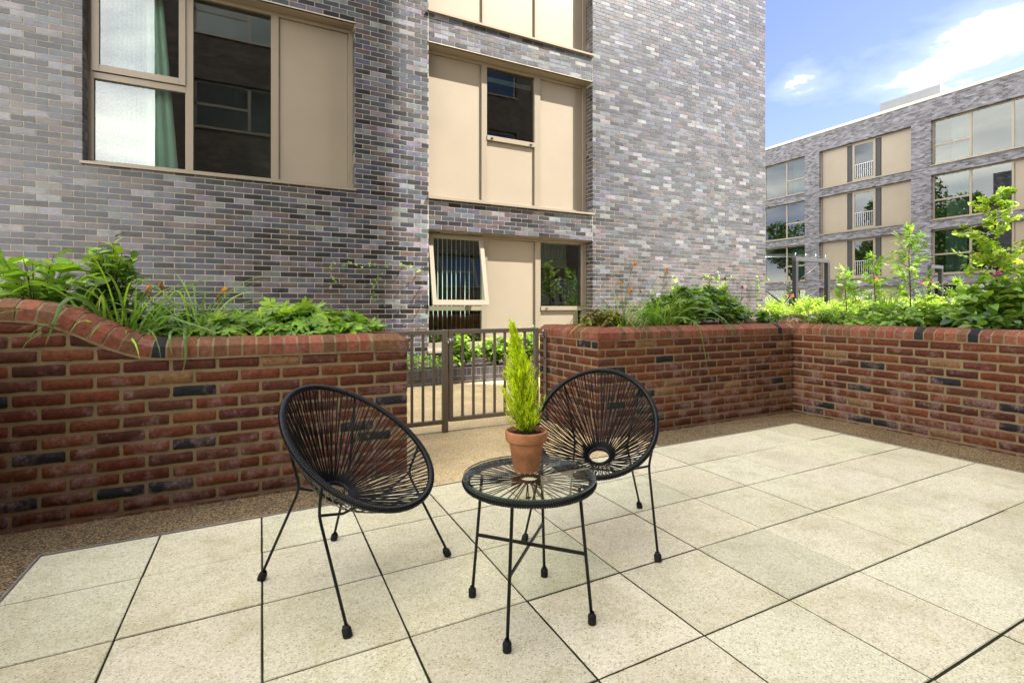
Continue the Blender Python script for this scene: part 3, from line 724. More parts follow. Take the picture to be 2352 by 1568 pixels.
def fwin(y0, y1, z0, z1, t, top):
    """the window of one bay; u runs along -y (left to right as seen)"""
    f = MB(); xx = .22
    def bx_(mb, a, b, c, d, dx=0.0, th=.06): mb.box((xx-dx, a, c), (xx-dx+th, b, d))
    bx_(f, y0+.001, y0+.08, z0, z1); bx_(f, y1-.08, y1-.001, z0, z1); bx_(f, y0+.08, y1-.08, z1-.08, z1-.001); bx_(f, y0+.08, y1-.08, z0, z0+.09)
    f.box((-.06, y0-.02, z0-.05), (xx, y1+.02, z0+.0))
    panes = []; pans = []; dark = []
    if t == 'C':
        ym = (y0+y1)/2; a, b = ym-.02-.65, ym+.65
        bx_(f, a, a+.13, z0+.09, z1-.08); bx_(f, b-.13, b, z0+.09, z1-.08); bx_(f, a+.13, b-.13, z0+.09, z0+.2); bx_(f, a+.13, b-.13, z1-.2, z1-.08)
        panes = [(a+.13, b-.13, z0+.2, z1-.2)]; dark = [(a-.30, a, z0+.09, z1-.08), (b, b+.30, z0+.09, z1-.08)]
        pans = [(y0+.08, a-.30, z0+.09, z1-.08), (b+.30, y1-.08, z0+.09, z1-.08)]
    else:
        first = 1.45 if t == 'R' else 1.45
        s_ = y1-.08 if t == 'R' else y1-.08
        if t == 'R':
            m1 = y1-1.60; zt = z0+1.05; m2 = m1-1.66
            bx_(f, m1-.1, m1, z0+.09, z1-.08); bx_(f, m2-.1, m2, z0+.09, z1-.08); bx_(f, m1, y1-.08, zt, zt+.09)
            panes = [(m1, y1-.08, z0+.09, zt), (m1, y1-.08, zt+.09, z1-.08), (m2, m1-.1, z0+.09, z1-.08)]
            if top: panes.append((y0+.08, m2-.1, z0+.09, z1-.08))
            else: pans = [(y0+.08, m2-.1, z0+.09, z1-.08)]
        else:
            m1 = y0+1.40; zt = z0+1.02
            bx_(f, m1, m1+.1, z0+.09, z1-.08); bx_(f, y0+.08, m1, zt, zt+.09)
            panes = [(y0+.08, m1, z0+.09, zt), (y0+.08, m1, zt+.09, z1-.08), (m1+.1, m1+1.7, z0+.09, z1-.08)]
            bx_(f, m1+1.7, m1+1.8, z0+.09, z1-.08); pans = [(m1+1.8, y1-.08, z0+.09, z1-.08)]
    w = f.build('window', M['tanframe'], fb)
    for a, b, c, d in panes:
        m_ = MB(); m_.quad((xx+.03, b, c), (xx+.03, a, c), (xx+.03, a, d), (xx+.03, b, d)); m_.build('pane', M['glassfar'], w)
    for a, b, c, d in pans:
        m_ = MB(); m_.box((xx+.02, a+.02, c+.004), (xx+.05, b-.02, d-.004)); m_.build('infill_panel', M['tan'], w)
    for a, b, c, d in dark:
        m_ = MB(); m_.box((xx+.02, a+.02, c), (xx+.05, b-.02, d)); m_.build('dark_side_light', M['black_steel'], w)
    if t == 'C':
        m_ = MB(); a, b, c, d = panes[0]
        for q in range(9): yy = lerp(a, b, (q+.5)/9); m_.box((xx-.02, yy-.012, c+.02), (xx-.005, yy+.012, c+.85))
        m_.box((xx-.025, a, c+.85), (xx-.0, b, c+.89)); m_.build('balcony_rail', M['alu'], w)
    elif random.random() < .8:
        m_ = MB(); a, b, c, d = panes[0]; vs = []
        lo = lerp(a, b, U(.2, .5))
        for q in range(25): vs += [(xx+.3+.03*sin(q*1.9), lerp(lo-.5, lo+.45, q/24), z0), (xx+.3+.03*sin(q*1.9), lerp(lo-.5, lo+.45, q/24), z1)]
        m_.add(vs, [(2*q, 2*q+2, 2*q+3, 2*q+1) for q in range(24)], (.30, .38, .36), 0, True); m_.build('curtain', M['curtain'], w)
    m_ = MB(); e = xx+.08; dd = 3.2
    m_.quad((dd, y0, z0), (dd, y1, z0), (dd, y1, z1), (dd, y0, z1)); m_.quad((e, y0, z0), (dd, y0, z0), (dd, y0, z1), (e, y0, z1)); m_.quad((e, y1, z0), (dd, y1, z0), (dd, y1, z1), (e, y1, z1))
    m_.quad((e, y0, z0), (dd, y0, z0), (dd, y1, z0), (e, y1, z0)); m_.quad((e, y0, z1), (dd, y0, z1), (dd, y1, z1), (e, y1, z1)); m_.build('room', M['room'], w)
M['glassfar'] = mat_glass('far_window_glass', (.45, .60, .58), .06, 1.55, 0)
for y0, y1, t in cols_:
    if y1 < 5 and t == 'R': continue
    for i, zz in enumerate(lev): fwin(y0, y1, zz, zz+2.48 if zz > 0 else 2.4, t, i == 3)
for zz in lev: fwin(-6.0, .7, zz, zz+2.48 if zz > 0 else 2.4, 'R', False)

# ------------------------------------------------------------------ the building behind the viewer (its shade lies on the patio, and it shows in the panes)
YB = -2.6
hb = thing('apartment_building', 'tall brown brick block behind the viewer, mirrored in the window panes', 'building', (0, YB, 0))
o_ = []; HB = 26.0; BX0, BX1 = -2.9, 14.2
for i in range(6):
    for x0 in (-1.9, 2.4, 6.6, 10.6):
        if i == 0 and x0 == -1.9: pass
        o_.append((x0, x0+2.9, .9+i*2.97 if i else .2, 2.4+i*2.97))
h_ = MB(); ys = 0
backing(h_, BX0, BX1, -.06, HB, o_, 0, 0)
h_.quad((BX0, 0, -.06), (BX0, -12, -.06), (BX0, -12, HB), (BX0, 0, HB), (1, 1, 1), 1); h_.quad((BX1, 0, -.06), (BX1, -12, -.06), (BX1, -12, HB), (BX1, 0, HB), (1, 1, 1), 1)
h_.quad((BX0, -12, -.06), (BX1, -12, -.06), (BX1, -12, HB), (BX0, -12, HB), (1, 1, 1), 0)
h_.quad((BX0, 0, HB), (BX1, 0, HB), (BX1, -12, HB), (BX0, -12, HB), (1, 1, 1), 2)
h_.build('brick_wall', [M['brownbrick'], mat_brickshader('brown_brick_side', [(.05, .036, .03), (.08, .056, .043), (.10, .075, .056), (.13, .10, .075)], (.14, .12, .1), .8, 'YZ'), M['roofgrey']], hb)
for a, b, c, d in o_:
    f = MB()
    for (p, q, r, s2) in ((a, a+.07, c, d), (b-.07, b, c, d), (a, b, d-.07, d), (a, b, c, c+.07), (a+1.5, a+1.6, c, d), (a, a+1.5, (c+d)/2-.04, (c+d)/2+.04)): f.box((p, -.15, r), (q, -.1, s2))
    f.box((a-.03, -.15, c-.06), (b+.03, .06, c-.005))
    w = f.build('window', M['tanframe'], hb)
    m_ = MB(); m_.quad((a, -.12, c), (b, -.12, c), (b, -.12, d), (a, -.12, d)); m_.build('pane', M['glassfar'], w)
    m_ = MB(); m_.quad((a, -.9, c), (b, -.9, c), (b, -.9, d), (a, -.9, d)); m_.quad((a, -.15, c-.001), (b, -.15, c-.001), (b, -.9, c-.001), (a, -.9, c-.001)); m_.build('room', M['room'], w)

# ------------------------------------------------------------------ railing and gate at y = 4.31
YG = 4.31
rl = thing('railing_panel', 'short brown metal railing with three bars and a square post, fixed beside the gate', 'railing', (1.2, YG, 0))
def lm(x): return x-1.2
m_ = MB(); m_.box((lm(1.463), -.025, -.01), (lm(1.512), .025, .925), (1, 1, 1), 0, .003); m_.build('post', M['bronze'], rl)
m_ = MB(); m_.box((lm(.89), -.02, .88), (lm(1.463), .02, .92), (1, 1, 1), 0, .003); m_.build('top_rail', M['bronze'], rl)
m_ = MB(); m_.box((lm(.89), -.02, .075), (lm(1.463), .02, .113), (1, 1, 1), 0, .003); m_.build('bottom_rail', M['bronze'], rl)
for x in (.982, 1.083, 1.183, 1.283, 1.383):
    m_ = MB(); m_.box((lm(x-.011), -.011, .113), (lm(x+.011), .011, .88), (1, 1, 1), 0, .002); m_.build('bar', M['bronze'], rl)
gt = thing('gate', 'closed brown metal gate with vertical bars between the two brick planters', 'gate', (1.53, YG, 0))
lm = lambda x: x-1.53
m_ = MB(); m_.box((lm(1.522), -.022, .09), (lm(1.560), .022, .925), (1, 1, 1), 0, .003); m_.box((lm(2.412), -.022, .09), (lm(2.455), .022, .925), (1, 1, 1), 0, .003)
m_.box((lm(1.560), -.022, .885), (lm(2.412), .022, .925), (1, 1, 1), 0, .003); m_.box((lm(1.560), -.022, .09), (lm(2.412), .022, .128), (1, 1, 1), 0, .003)
m_.build('frame', M['bronze'], gt)
for q in range(7):
    x = 1.657 + q*.1085
    m_ = MB(); m_.box((lm(x-.011), -.011, .128), (lm(x+.011), .011, .885), (1, 1, 1), 0, .002); m_.build('bar', M['bronze'], gt)
m_ = MB(); m_.box((lm(1.47), -.034, .815), (lm(1.585), -.0255, .852)); m_.tube([(lm(1.525), -.045, .845), (lm(1.525), -.045, .80)], .005); m_.tube([(lm(1.545), -.034, .835), (lm(1.545), -.06, .835)], .006)
m_.tube([(lm(1.505), -.045, .825), (lm(1.50), -.06, .80)], .004); m_.build('latch', M['steel'], gt)
m_ = MB()
for zz in (.86, .14): m_.tube([(lm(2.455), 0, zz), (lm(2.53), 0, zz)], .006); m_.box((lm(2.505), -.016, zz-.02), (lm(2.53), .016, zz+.03)); m_.tube([(lm(2.517), 0, zz-.04), (lm(2.517), 0, zz+.045)], .007)
m_.build('hinge', M['steel'], gt)
gp = thing('gate_post', 'thin metal hinge post bolted to the right brick planter beside the gate', 'gate post', (2.54, YG, 0))
m_ = MB(); m_.box((-.008, -.022, -.01), (.004, .022, .895), (1, 1, 1), 0, .002); m_.build('plate', M['bronze'], gp)
for zz in (.83, .62, .38, .15):
    m_ = MB(); m_.tube([(-.008, -.004, zz), (-.017, -.004, zz)], .008, 6); m_.build('bolt', M['black'], gp)

# ------------------------------------------------------------------ wire trellises on the facade
M['galvwire'] = mat_plain('dull_steel', (.16, .16, .17), .5, .4, .3)
def trellis(label, xs, zs, loc):
    t = thing('wire_trellis', label, 'trellis', loc)
    for x in xs:
        m_ = MB(); m_.tube([(x, 0, zs[0]), (x, 0, zs[-1])], .0016, 4); m_.build('wire', M['galvwire'], t)
    for z in zs:
        m_ = MB(); m_.tube([(xs[0], 0, z), (xs[-1], 0, z)], .0016, 4); m_.build('wire', M['galvwire'], t)
    p_ = MB(); p_.tube([(0, .09, 0), (0, -.03, 0)], .008, 6); p_.tube([(0, -.004, 0), (0, -.014, 0)], .013, 6)
    pin = None
    for z in zs:
        for x in xs:
            if pin is None: pin = p_.build('anchor_pin', M['galvwire'], t); pin.location = (x, 0, z)
            else: c = pin.copy(); COL.objects.link(c); c.parent = t; c.location = (x, 0, z)
TZ = [.843, 1.144, 1.445, 1.745]
trellis('stainless wire trellis on the shaded grey wall left of the ground-floor window', [-.1+.295*i for i in range(9)], TZ, (0, YF-.10, 0))
trellis('stainless wire trellis on the sunlit grey wall right of the windows', [5.627+.308*i for i in range(16)], TZ, (0, YF-.10, 0))
# ------------------------------------------------------------------ round cord chairs
def wound(mb, P, nw, r0, amp, ns=8, per=4, closed=True, mat=0):
    """tube along closed curve P(t in 0..1) with cord windings as ridges"""
    n_ = nw*per; pts = [Vector(P(i/n_)) for i in range(n_)]
    R = [r0 + amp*(abs(sin(pi*i/per))**.7 - .5) + amp*.3*noise.noise(Vector((i*.13, 0, 0))) for i in range(n_)]
    mb.tube(pts, R, ns, (1, 1, 1), mat, closed=True)
def make_chair():
    t = thing('cord_chair', '', 'chair')
    def rim(u):
        a = 2*pi*u
        # a=0 front of the seat, a=pi top of the back
        return Vector((.298*sin(a)*(1+.019*cos(a)), -(.055+.298*cos(a)-.010*cos(2*a)), .558-.206*cos(a)+.005*cos(2*a)))
    # local frame: x to the sitter's right.., -y forward
    m_ = MB(); wound(m_, rim, 250, .0128, .0042); m_.build('rim', M['cord'], t)
    hc = Vector((0, .075, .338)); nt_ = radians(28); hu = Vector((1, 0, 0)); hv = Vector((0, -cos(nt_), -sin(nt_)))   # hv points to the front
    def ring(u, r=.055, dz=0): a = 2*pi*u; return hc + hu*(r*sin(a)) + hv*(r*cos(a)) + Vector((0, 0, dz))
    m_ = MB(); m_.tube([ring(i/36) for i in range(36)], .0048, 6, closed=True); m_.build('seat_ring', M['cord'], t)
    m_ = MB()
    nc = 92
    for i in range(nc):
        u = (i+.5)/nc; top = rim(u + U(-.0008, .0008)); uu = u + .014*(1 if i % 2 else -1); bot = ring(uu, .057)
        # straight taut cord with a hint of sag
        pts = [top + (bot-top)*k/5 + Vector((0, .004*sin(pi*k/5), -.006*sin(pi*k/5))) for k in range(6)]
        m_.tube(pts, .0030, 5, caps=False)
    m_.build('seat_cords', M['cord'], t)
    m_ = MB(); nc = 60
    for i in range(nc):
        u = (i+.5)/nc; top = rim(u) + Vector((0, .006, -.01)); bot = ring(u + .02*(1 if i % 2 else -1), .058, -.010)
        pts = [top + (bot-top)*k/5 + Vector((0, .012*sin(pi*k/5), -.022*sin(pi*k/5))) for k in range(6)]
        m_.tube(pts, .0020, 5, caps=False)
    m_.build('under_cords', M['cord'], t)
    m_ = MB(); m_.tube([ring(i/24, .056, -.010) for i in range(24)], .0042, 6, closed=True)
    for q in (0, .25, .5, .75): m_.tube([ring(q, .055, 0), ring(q, .056, -.010)], .003, 6)
    m_.build('lower_ring', M['black'], t)
    def bent(pts, r, name):
        P = [Vector(p) for p in pts]; out = [P[0]]
        for i in range(1, len(P)-1):
            a, b, c = P[i-1], P[i], P[i+1]; d1 = (a-b).normalized(); d2 = (c-b).normalized(); q = .035
            A = b+d1*q; B = b+d2*q
            for k in range(6): s = k/5; out.append(A*(1-s)**2 + b*2*s*(1-s) + B*s*s)
        out.append(P[-1]); m_ = MB(); m_.tube(out, r, 8); o = m_.build(name, M['black'], t); return o
    fo = MB(); fo.lathe([(0, -.001), (.0155, 0), (.0165, .004), (.0165, .026), (.0145, .031), (.012, .033), (.0095, .040)], n=14)
    foot0 = None
    for sx in (1, -1):
        for nm, foot, knee, top in (('leg', (.310*sx, -.295, .0), (.262*sx, -.105, .362), rim(.5-.5+sx*.20)), ('leg', (.199*sx, .295, .0), (.140*sx, .135, .385), rim(.5+sx*.125*-1))):
            top = Vector(top); kn = Vector(knee); ft = Vector(foot); ft.z = .012
            lg = bent([ft, kn, top + Vector((0, .012, -.008))], .0058, nm)
            d = (kn-ft).normalized()
            if foot0 is None: f_ = fo.build('foot_cap', M['rubber'], lg); foot0 = f_
            else: f_ = foot0.copy(); COL.objects.link(f_); f_.parent = lg
            f_.location = Vector(foot); f_.rotation_euler = Vector((0, 0, 1)).rotation_difference(d).to_euler()
    # stretcher under the seat joining the four knees
    m_ = MB(); K = [Vector((.262, -.105, .362)), Vector((.140, .135, .385)), Vector((-.140, .135, .385)), Vector((-.262, -.105, .362))]
    lo = hc + Vector((0, 0, -.035))
    m_.tube([K[1], K[1]+Vector((-.06, .0, -.03)), K[2]+Vector((.06, .0, -.03)), K[2]], .0055, 8); m_.tube([K[0], Vector((.13, -.09, .318)), Vector((-.13, -.09, .318)), K[3]], .0055, 8)
    m_.build('seat_brace', M['black'], t)
    return t
ch = make_chair()
ch.location = (.3351, 2.2014, 0); ch.rotation_euler = (0, 0, math.atan2(.6048, .7970))
tag(ch, 'black round cord chair on the left, turned side-on in front of the left brick planter', 'chair', 'black cord chairs on the patio')
c2 = copy_tree(ch)
c2.location = (1.5587, 2.1139, 0); c2.rotation_euler = (0, 0, math.atan2(-.6966, .7173))
c2['label'] = 'black round cord chair behind the glass table, facing the viewer by the right planter'

# ------------------------------------------------------------------ glass side table
TX, TY = .897, 1.640
tb = thing('side_table', 'round glass-topped side table with black cords and four black legs', 'table', (TX, TY, 0))
m_ = MB(); wound(m_, lambda u: (.236*cos(2*pi*u), .236*sin(2*pi*u), .484), 185, .0135, .0042); m_.build('rim', M['cord'], tb)
m_ = MB(); nc = 46
for i in range(nc):
    a = 2*pi*(i+.5)/nc; b = a + (.10 if i % 2 else -.10)
    m_.tube([(.232*cos(a), .232*sin(a), .494), (.036*cos(b), .036*sin(b), .492)], .0022, 5, caps=False)
    if i % 2 == 0: m_.tube([(.232*cos(a+.04), .232*sin(a+.04), .476), (.036*cos(b), .036*sin(b), .480)], .0022, 5, caps=False)
m_.build('top_cords', M['cord'], tb)
m_ = MB(); m_.tube([(.036*cos(2*pi*i/28), .036*sin(2*pi*i/28), .487) for i in range(28)], .0055, 6, closed=True); m_.build('centre_ring', M['cord'], tb)
m_ = MB(); n_ = 96; r = .247
m_.add([(r*cos(2*pi*k/n_), r*sin(2*pi*k/n_), .5035) for k in range(n_)], [tuple(range(n_))], mat=0)
m_.add([(r*cos(2*pi*k/n_), r*sin(2*pi*k/n_), z) for z in (.4985, .5035) for k in range(n_)], [(k, (k+1) % n_, n_+(k+1) % n_, n_+k) for k in range(n_)], mat=1, smooth=True)
m_.build('glass_top', [M['clear'], M['glassedge']], tb)
fo = MB(); fo.lathe([(0, -.001), (.014, 0), (.015, .004), (.015, .028), (.0135, .032), (.0085, .035), (.0085, .042)], n=14)
f0 = None; mids = []
for px_, py_ in (((.737, 1.81)), ((.721, 1.469)), ((1.056, 1.463)), ((1.062, 1.809))):
    ft = Vector((px_-TX, py_-TY, .012)); d_ = Vector((ft.x, ft.y, 0)).normalized(); tp = d_*.192 + Vector((0, 0, .478))
    m_ = MB(); m_.tube([ft, tp, tp + Vector((d_.x*.02, d_.y*.02, .006))], .0062, 8); lg = m_.build('leg', M['black'], tb); mids.append(ft.lerp(tp, .5))
    if f0 is None: f_ = fo.build('foot_cap', M['rubber'], lg); f0 = f_
    else: f_ = f0.copy(); COL.objects.link(f_); f_.parent = lg
    f_.location = (ft.x, ft.y, 0)
for a, b, dz in ((0, 2, .0), (1, 3, -.011)):
    m_ = MB(); m_.bar(mids[a]+Vector((0, 0, dz)), mids[b]+Vector((0, 0, dz)), .006, .012, up=(0, 0, 1)); m_.build('stretcher', M['black'], tb)
for q in range(3): m_ = MB(); a = q*2.1; m_.tube([(.21*cos(a), .21*sin(a), .494), (.21*cos(a), .21*sin(a), .4982)], .008, 8); m_.build('glass_pad', M['rubber'], tb)

# ------------------------------------------------------------------ potted conifer
PX, PY, PZ = .912, 1.690, .5045
pt = thing('potted_conifer', 'bright lime conifer in a small terracotta pot on the glass table', 'potted plant', (PX, PY, PZ))
m_ = MB(); m_.lathe([(0, .001), (.047, 0), (.050, .003), (.0665, .112), (.0775, .113), (.080, .117), (.0815, .148), (.080, .1525), (.076, .154), (.073, .152), (.069, .120), (.052, .02), (0, .02)], n=64); m_.build('pot', M['terra'], pt)
m_ = MB(); vs = [(0, 0, .136)]; fs = []
for j in range(1, 7):
    for k in range(30): a = 2*pi*k/30; rr = .071*j/6; vs.append((rr*cos(a), rr*sin(a), .136+.005*noise.noise(Vector((rr*60*cos(a), rr*60*sin(a), 2)))*2))
for k in range(30): fs.append((0, 1+k, 1+(k+1) % 30))
for j in range(5):
    for k in range(30): fs.append((1+j*30+k, 1+(j+1)*30+k, 1+(j+1)*30+(k+1) % 30, 1+j*30+(k+1) % 30))
m_.add(vs, fs, (1, 1, 1), 0, False); m_.build('compost', M['soil'], pt)
st = MB(); fo_ = MB()
lean = -RT*.062
def axis(h): return Vector((0, 0, .136+h)) + lean*(h/.46)**1.5
def half_w(h):
    t = h/.43
    return .007 + .084*max(0, sin(pi*min(1, (t*1.05+.08))**.78))*(1-t*.70)
st.tube([axis(k*.04) for k in range(11)], [.006-.0005*k for k in range(11)], 6, (.12, .07, .035))
def ribbon(mb, a, b, w, col, n_):
    d = (b-a); s = d.cross(n_).normalized()*w*.5
    mb.add([a-s, a+s, b+s*.35, b-s*.35], [(0, 1, 2, 3)], col)
for q in range(430):
    h = .43*(q/430)**.85*.93; ang = q*2.399+U(-.4, .4); R_ = half_w(h)*U(.2, 1.15)
    base = axis(max(.0, h-.05-U(0, .03))); d = Vector((cos(ang), sin(ang), 0))
    tip = axis(h+U(.02, .075)*(1-.5*h/.43)) + d*R_
    mid = base.lerp(tip, .5) + d*R_*.28
    age = U(0, 1); inner = R_/max(.02, half_w(h))
    cb = mix((.26, .42, .012), (.74, .92, .02), min(1, .25+.75*inner*U(.7, 1.1)))
    st.tube([base, mid, tip], [.0011, .0009, .0004], 3, (.10, .10, .03), caps=False)
    nseg = 12
    for k in range(nseg):
        s_ = (k+1)/nseg; p = base*(1-s_)**2 + mid*2*s_*(1-s_) + tip*s_*s_
        if s_ < .25: continue
        dr = (tip-base).normalized()
        for side in (1, -1, 0):
            out = (dr*U(.5, .9) + dr.orthogonal().normalized()*0 + Vector((U(-1, 1), U(-1, 1), U(-.2, .9)))*.75).normalized()
            ln = U(.010, .022)*(1.15-.5*s_)
            e = p + out*ln; col = jit(mix(cb, (.85, .94, .03), s_*.6), .18)
            ribbon(fo_, p, e, U(.0016, .0032), col, Vector((U(-1, 1), U(-1, 1), U(-1, 1))))
            for z_ in range(2):
                m2 = p.lerp(e, U(.3, .8)); o2 = (out + Vector((U(-1, 1), U(-1, 1), U(-.3, 1)))*.6).normalized()
                ribbon(fo_, m2, m2+o2*U(.005, .010), .0020, jit(col, .12), Vector((U(-1, 1), U(-1, 1), U(-1, 1))))
st.build('stem', M['stem'], pt); fo_.build('foliage', M['conifer'], pt)
# ------------------------------------------------------------------ plants
G_MID = [(0.149, 0.333, 0.049), (0.123, 0.28, 0.049), (0.175, 0.385, 0.052), (0.105, 0.245, 0.044)]
G_BRI = [(0.264, 0.496, 0.046), (0.217, 0.434, 0.054), (0.341, 0.558, 0.054), (0.171, 0.357, 0.046)]
G_DRK = [(0.053, 0.128, 0.03), (0.075, 0.165, 0.038), (0.042, 0.105, 0.027), (0.098, 0.21, 0.045)]
G_YEL = [(0.375, 0.525, 0.05), (0.3, 0.45, 0.05), (0.475, 0.575, 0.075), (0.225, 0.375, 0.05)]
G_DRY = [(0.26, 0.169, 0.065), (0.182, 0.104, 0.046), (0.338, 0.26, 0.065), (0.13, 0.065, 0.039), (0.312, 0.351, 0.065)]
UP = Vector((0, 0, 1))
def rv(): 
    while True:
        v = Vector((U(-1, 1), U(-1, 1), U(-1, 1)))
        if .05 < v.length < 1: return v.normalized()
def frame_(d, n):
    d = d.normalized(); s = d.cross(n)
    if s.length < 1e-4: s = d.orthogonal()
    s.normalize(); return d, s, s.cross(d)
_w = lambda L_, r, g, b: [(round(x*r, 3), round(y*g, 3), round(z*b, 3)) for x, y, z in L_]
G_MID = _w(G_MID, 1.42, 1.05, 1.25); G_BRI = _w(G_BRI, 1.18, 1.0, 1.1); G_DRK = _w(G_DRK, 1.2, 1.0, 1.1); G_YEL = _w(G_YEL, 1.2, 1.15, 1.2)
def hang(t, pts, wd, col, name='hanging_leaf'):
    """strap leaf laid along given local points"""
    m_ = MB(); P = [Vector(p) for p in pts]; Q = []
    for i in range(len(P)-1):
        a, b, c, d = P[max(0, i-1)], P[i], P[i+1], P[min(len(P)-1, i+2)]
        for k in range(5):
            u = k/5; Q.append(.5*((2*b) + (c-a)*u + (2*a-5*b+4*c-d)*u*u + (3*b-a-3*c+d)*u**3))
    Q.append(P[-1]); n_ = len(Q); vs = []
    for i, q in enumerate(Q):
        tg = (Q[min(i+1, n_-1)]-Q[max(0, i-1)]).normalized(); sd = tg.cross(Vector((.15, -1, .3))).normalized(); u = i/(n_-1); w_ = wd*(.8+.4*u)*(1-u**4)+.0008
        vs += [q-sd*w_*.5, q+Vector((0, -.15*w_, 0)), q+sd*w_*.5]
    for i in range(n_-1): m_.add(vs[3*i:3*i+6], [(0, 1, 4, 3), (1, 2, 5, 4)], jit(col if i < n_-3 else (.35, .28, .08), .05), 0, True)
    m_.build(name, M['leaf'], t)
def ovate(mb, p, d, n, ln, wd, col, droop=.25, fold=.18):
    d, s, n = frame_(d, n); vs = []
    for t, w_ in ((0, 0), (.22, .72), (.5, 1), (.78, .62), (1, 0)):
        c = p + d*(ln*t) - n*(droop*ln*t*t)
        vs.append(c)
        if w_: vs.append(c + s*(wd*.5*w_) + n*(fold*wd*w_)); vs.append(c - s*(wd*.5*w_) + n*(fold*wd*w_))
    mb.add(vs, [(0, 2, 1), (0, 1, 3), (1, 2, 5, 4), (3, 1, 4, 6), (4, 5, 8, 7), (6, 4, 7, 9), (7, 8, 10), (9, 7, 10)], col, 0, True)
def palm(mb, p, d, n, R, col, lobes=7, deep=.45, cup=.25):
    d, s, n = frame_(d, n); vs = [p]; k = lobes; span = radians(300)
    for i in range(k):
        a0 = -span/2 + span*i/(k-1); L_ = R*(1-.22*abs(i-(k-1)/2)/((k-1)/2)); st = span/(k-1)/2
        for da, q in ((-st, deep), (-st*.55, .78), (-st*.22, .80), (0, 1), (st*.22, .80), (st*.55, .78)):
            if i == 0 and da == -st: q = deep*.8
            r = L_*q*U(.95, 1.05); a = a0+da
            vs.append(p + (d*cos(a) + s*sin(a))*r - n*(cup*r*r/R) + n*(.03*R*(1 if da == 0 else -1)))
    vs.append(p + (d*cos(span/2+.3) + s*sin(span/2+.3))*R*deep)
    m_ = len(vs); mb.add(vs, [(0, i, i+1) for i in range(1, m_-1)], col, 0, False)
def strap(mb, p, az, ln, wd, rise, col, bend=1.0, seg=9, tipc=None, twist=0):
    """arching strap leaf: starts at elevation angle rise, bends down by gravity"""
    h = Vector((cos(az), sin(az), 0)); s = Vector((-sin(az), cos(az), 0)); el = rise; c = Vector(p); vs = []
    for i in range(seg+1):
        t = i/seg; w_ = wd*(.75+.5*t)*(1-t**3) + .0006; s2 = s*cos(twist*t) + UP*sin(twist*t); nn = s2.cross(h*cos(el)+UP*sin(el))
        vs += [c - s2*w_*.5, c + nn*(w_*.16), c + s2*w_*.5]
        c = c + (h*cos(el) + UP*sin(el))*(ln/seg); el -= bend*(.6+1.6*t)/seg*1.6
        el = max(el, -1.5)
    for i in range(seg):
        cc = col if not tipc or i < seg-2 else tipc
        mb.add([vs[3*i], vs[3*i+1], vs[3*i+2], vs[3*i+3], vs[3*i+4], vs[3*i+5]], [(0, 1, 4, 3), (1, 2, 5, 4)], jit(cc, .05), 0, True)
    return c
def pinnate(mb, p, d, n, ln, col, k=6, lw=.030):
    d, s, n = frame_(d, n)
    mb.add([p - s*.001, p + s*.001, p+d*ln], [(0, 1, 2)], col)
    for i in range(k):
        t = .25+.75*i/(k-1); q = p + d*(ln*t) - n*(.15*ln*t*t)
        for sg in ((1, -1) if i < k-1 else (0,)):
            dd = (d*.5 + s*sg*.85).normalized() if sg else d
            ovate(mb, q, dd, n, lw*U(.85, 1.1), lw*.42, jit(col, .12), .1)
def lily(mb, p, d, sz, col=(.75, .27, .02), open_=.55):
    for i in range(6):
        a = i*pi/3; o = d.orthogonal().normalized(); q = d.cross(o); r = (o*cos(a)+q*sin(a))
        m1 = p + d*sz*.5 + r*sz*.12; m2 = p + d*sz*.85 + r*sz*open_; s = d.cross(r).normalized()*sz*.13
        mb.add([p, m1-s, m1+s, m2], [(0, 1, 2), (1, 3, 2)], jit(col, .15), 0, True)
def dead_bloom(mb, p, sz):
    c = p
    for i in range(6):
        d = Vector((U(-.4, .4), U(-.4, .4), -1)).normalized(); ovate(mb, p + Vector((U(-.006, .006), U(-.006, .006), U(-.01, .01))), d, rv(), sz*U(.5, 1.1), sz*.2, jit(random.choice([(.45, .20, .05), (.55, .32, .12), (.20, .08, .03)]), .2), U(-.4, .4), .4)

def finish(t, st, fo, fl=None, leafmat='leaf', stemmat='stem'):
    if st and st.f: st.build('stems', M[stemmat], t)
    if fo and fo.f: fo.build('foliage', M[leafmat], t)
    if fl and fl.f: fl.build('flowers', M['petal'], t)

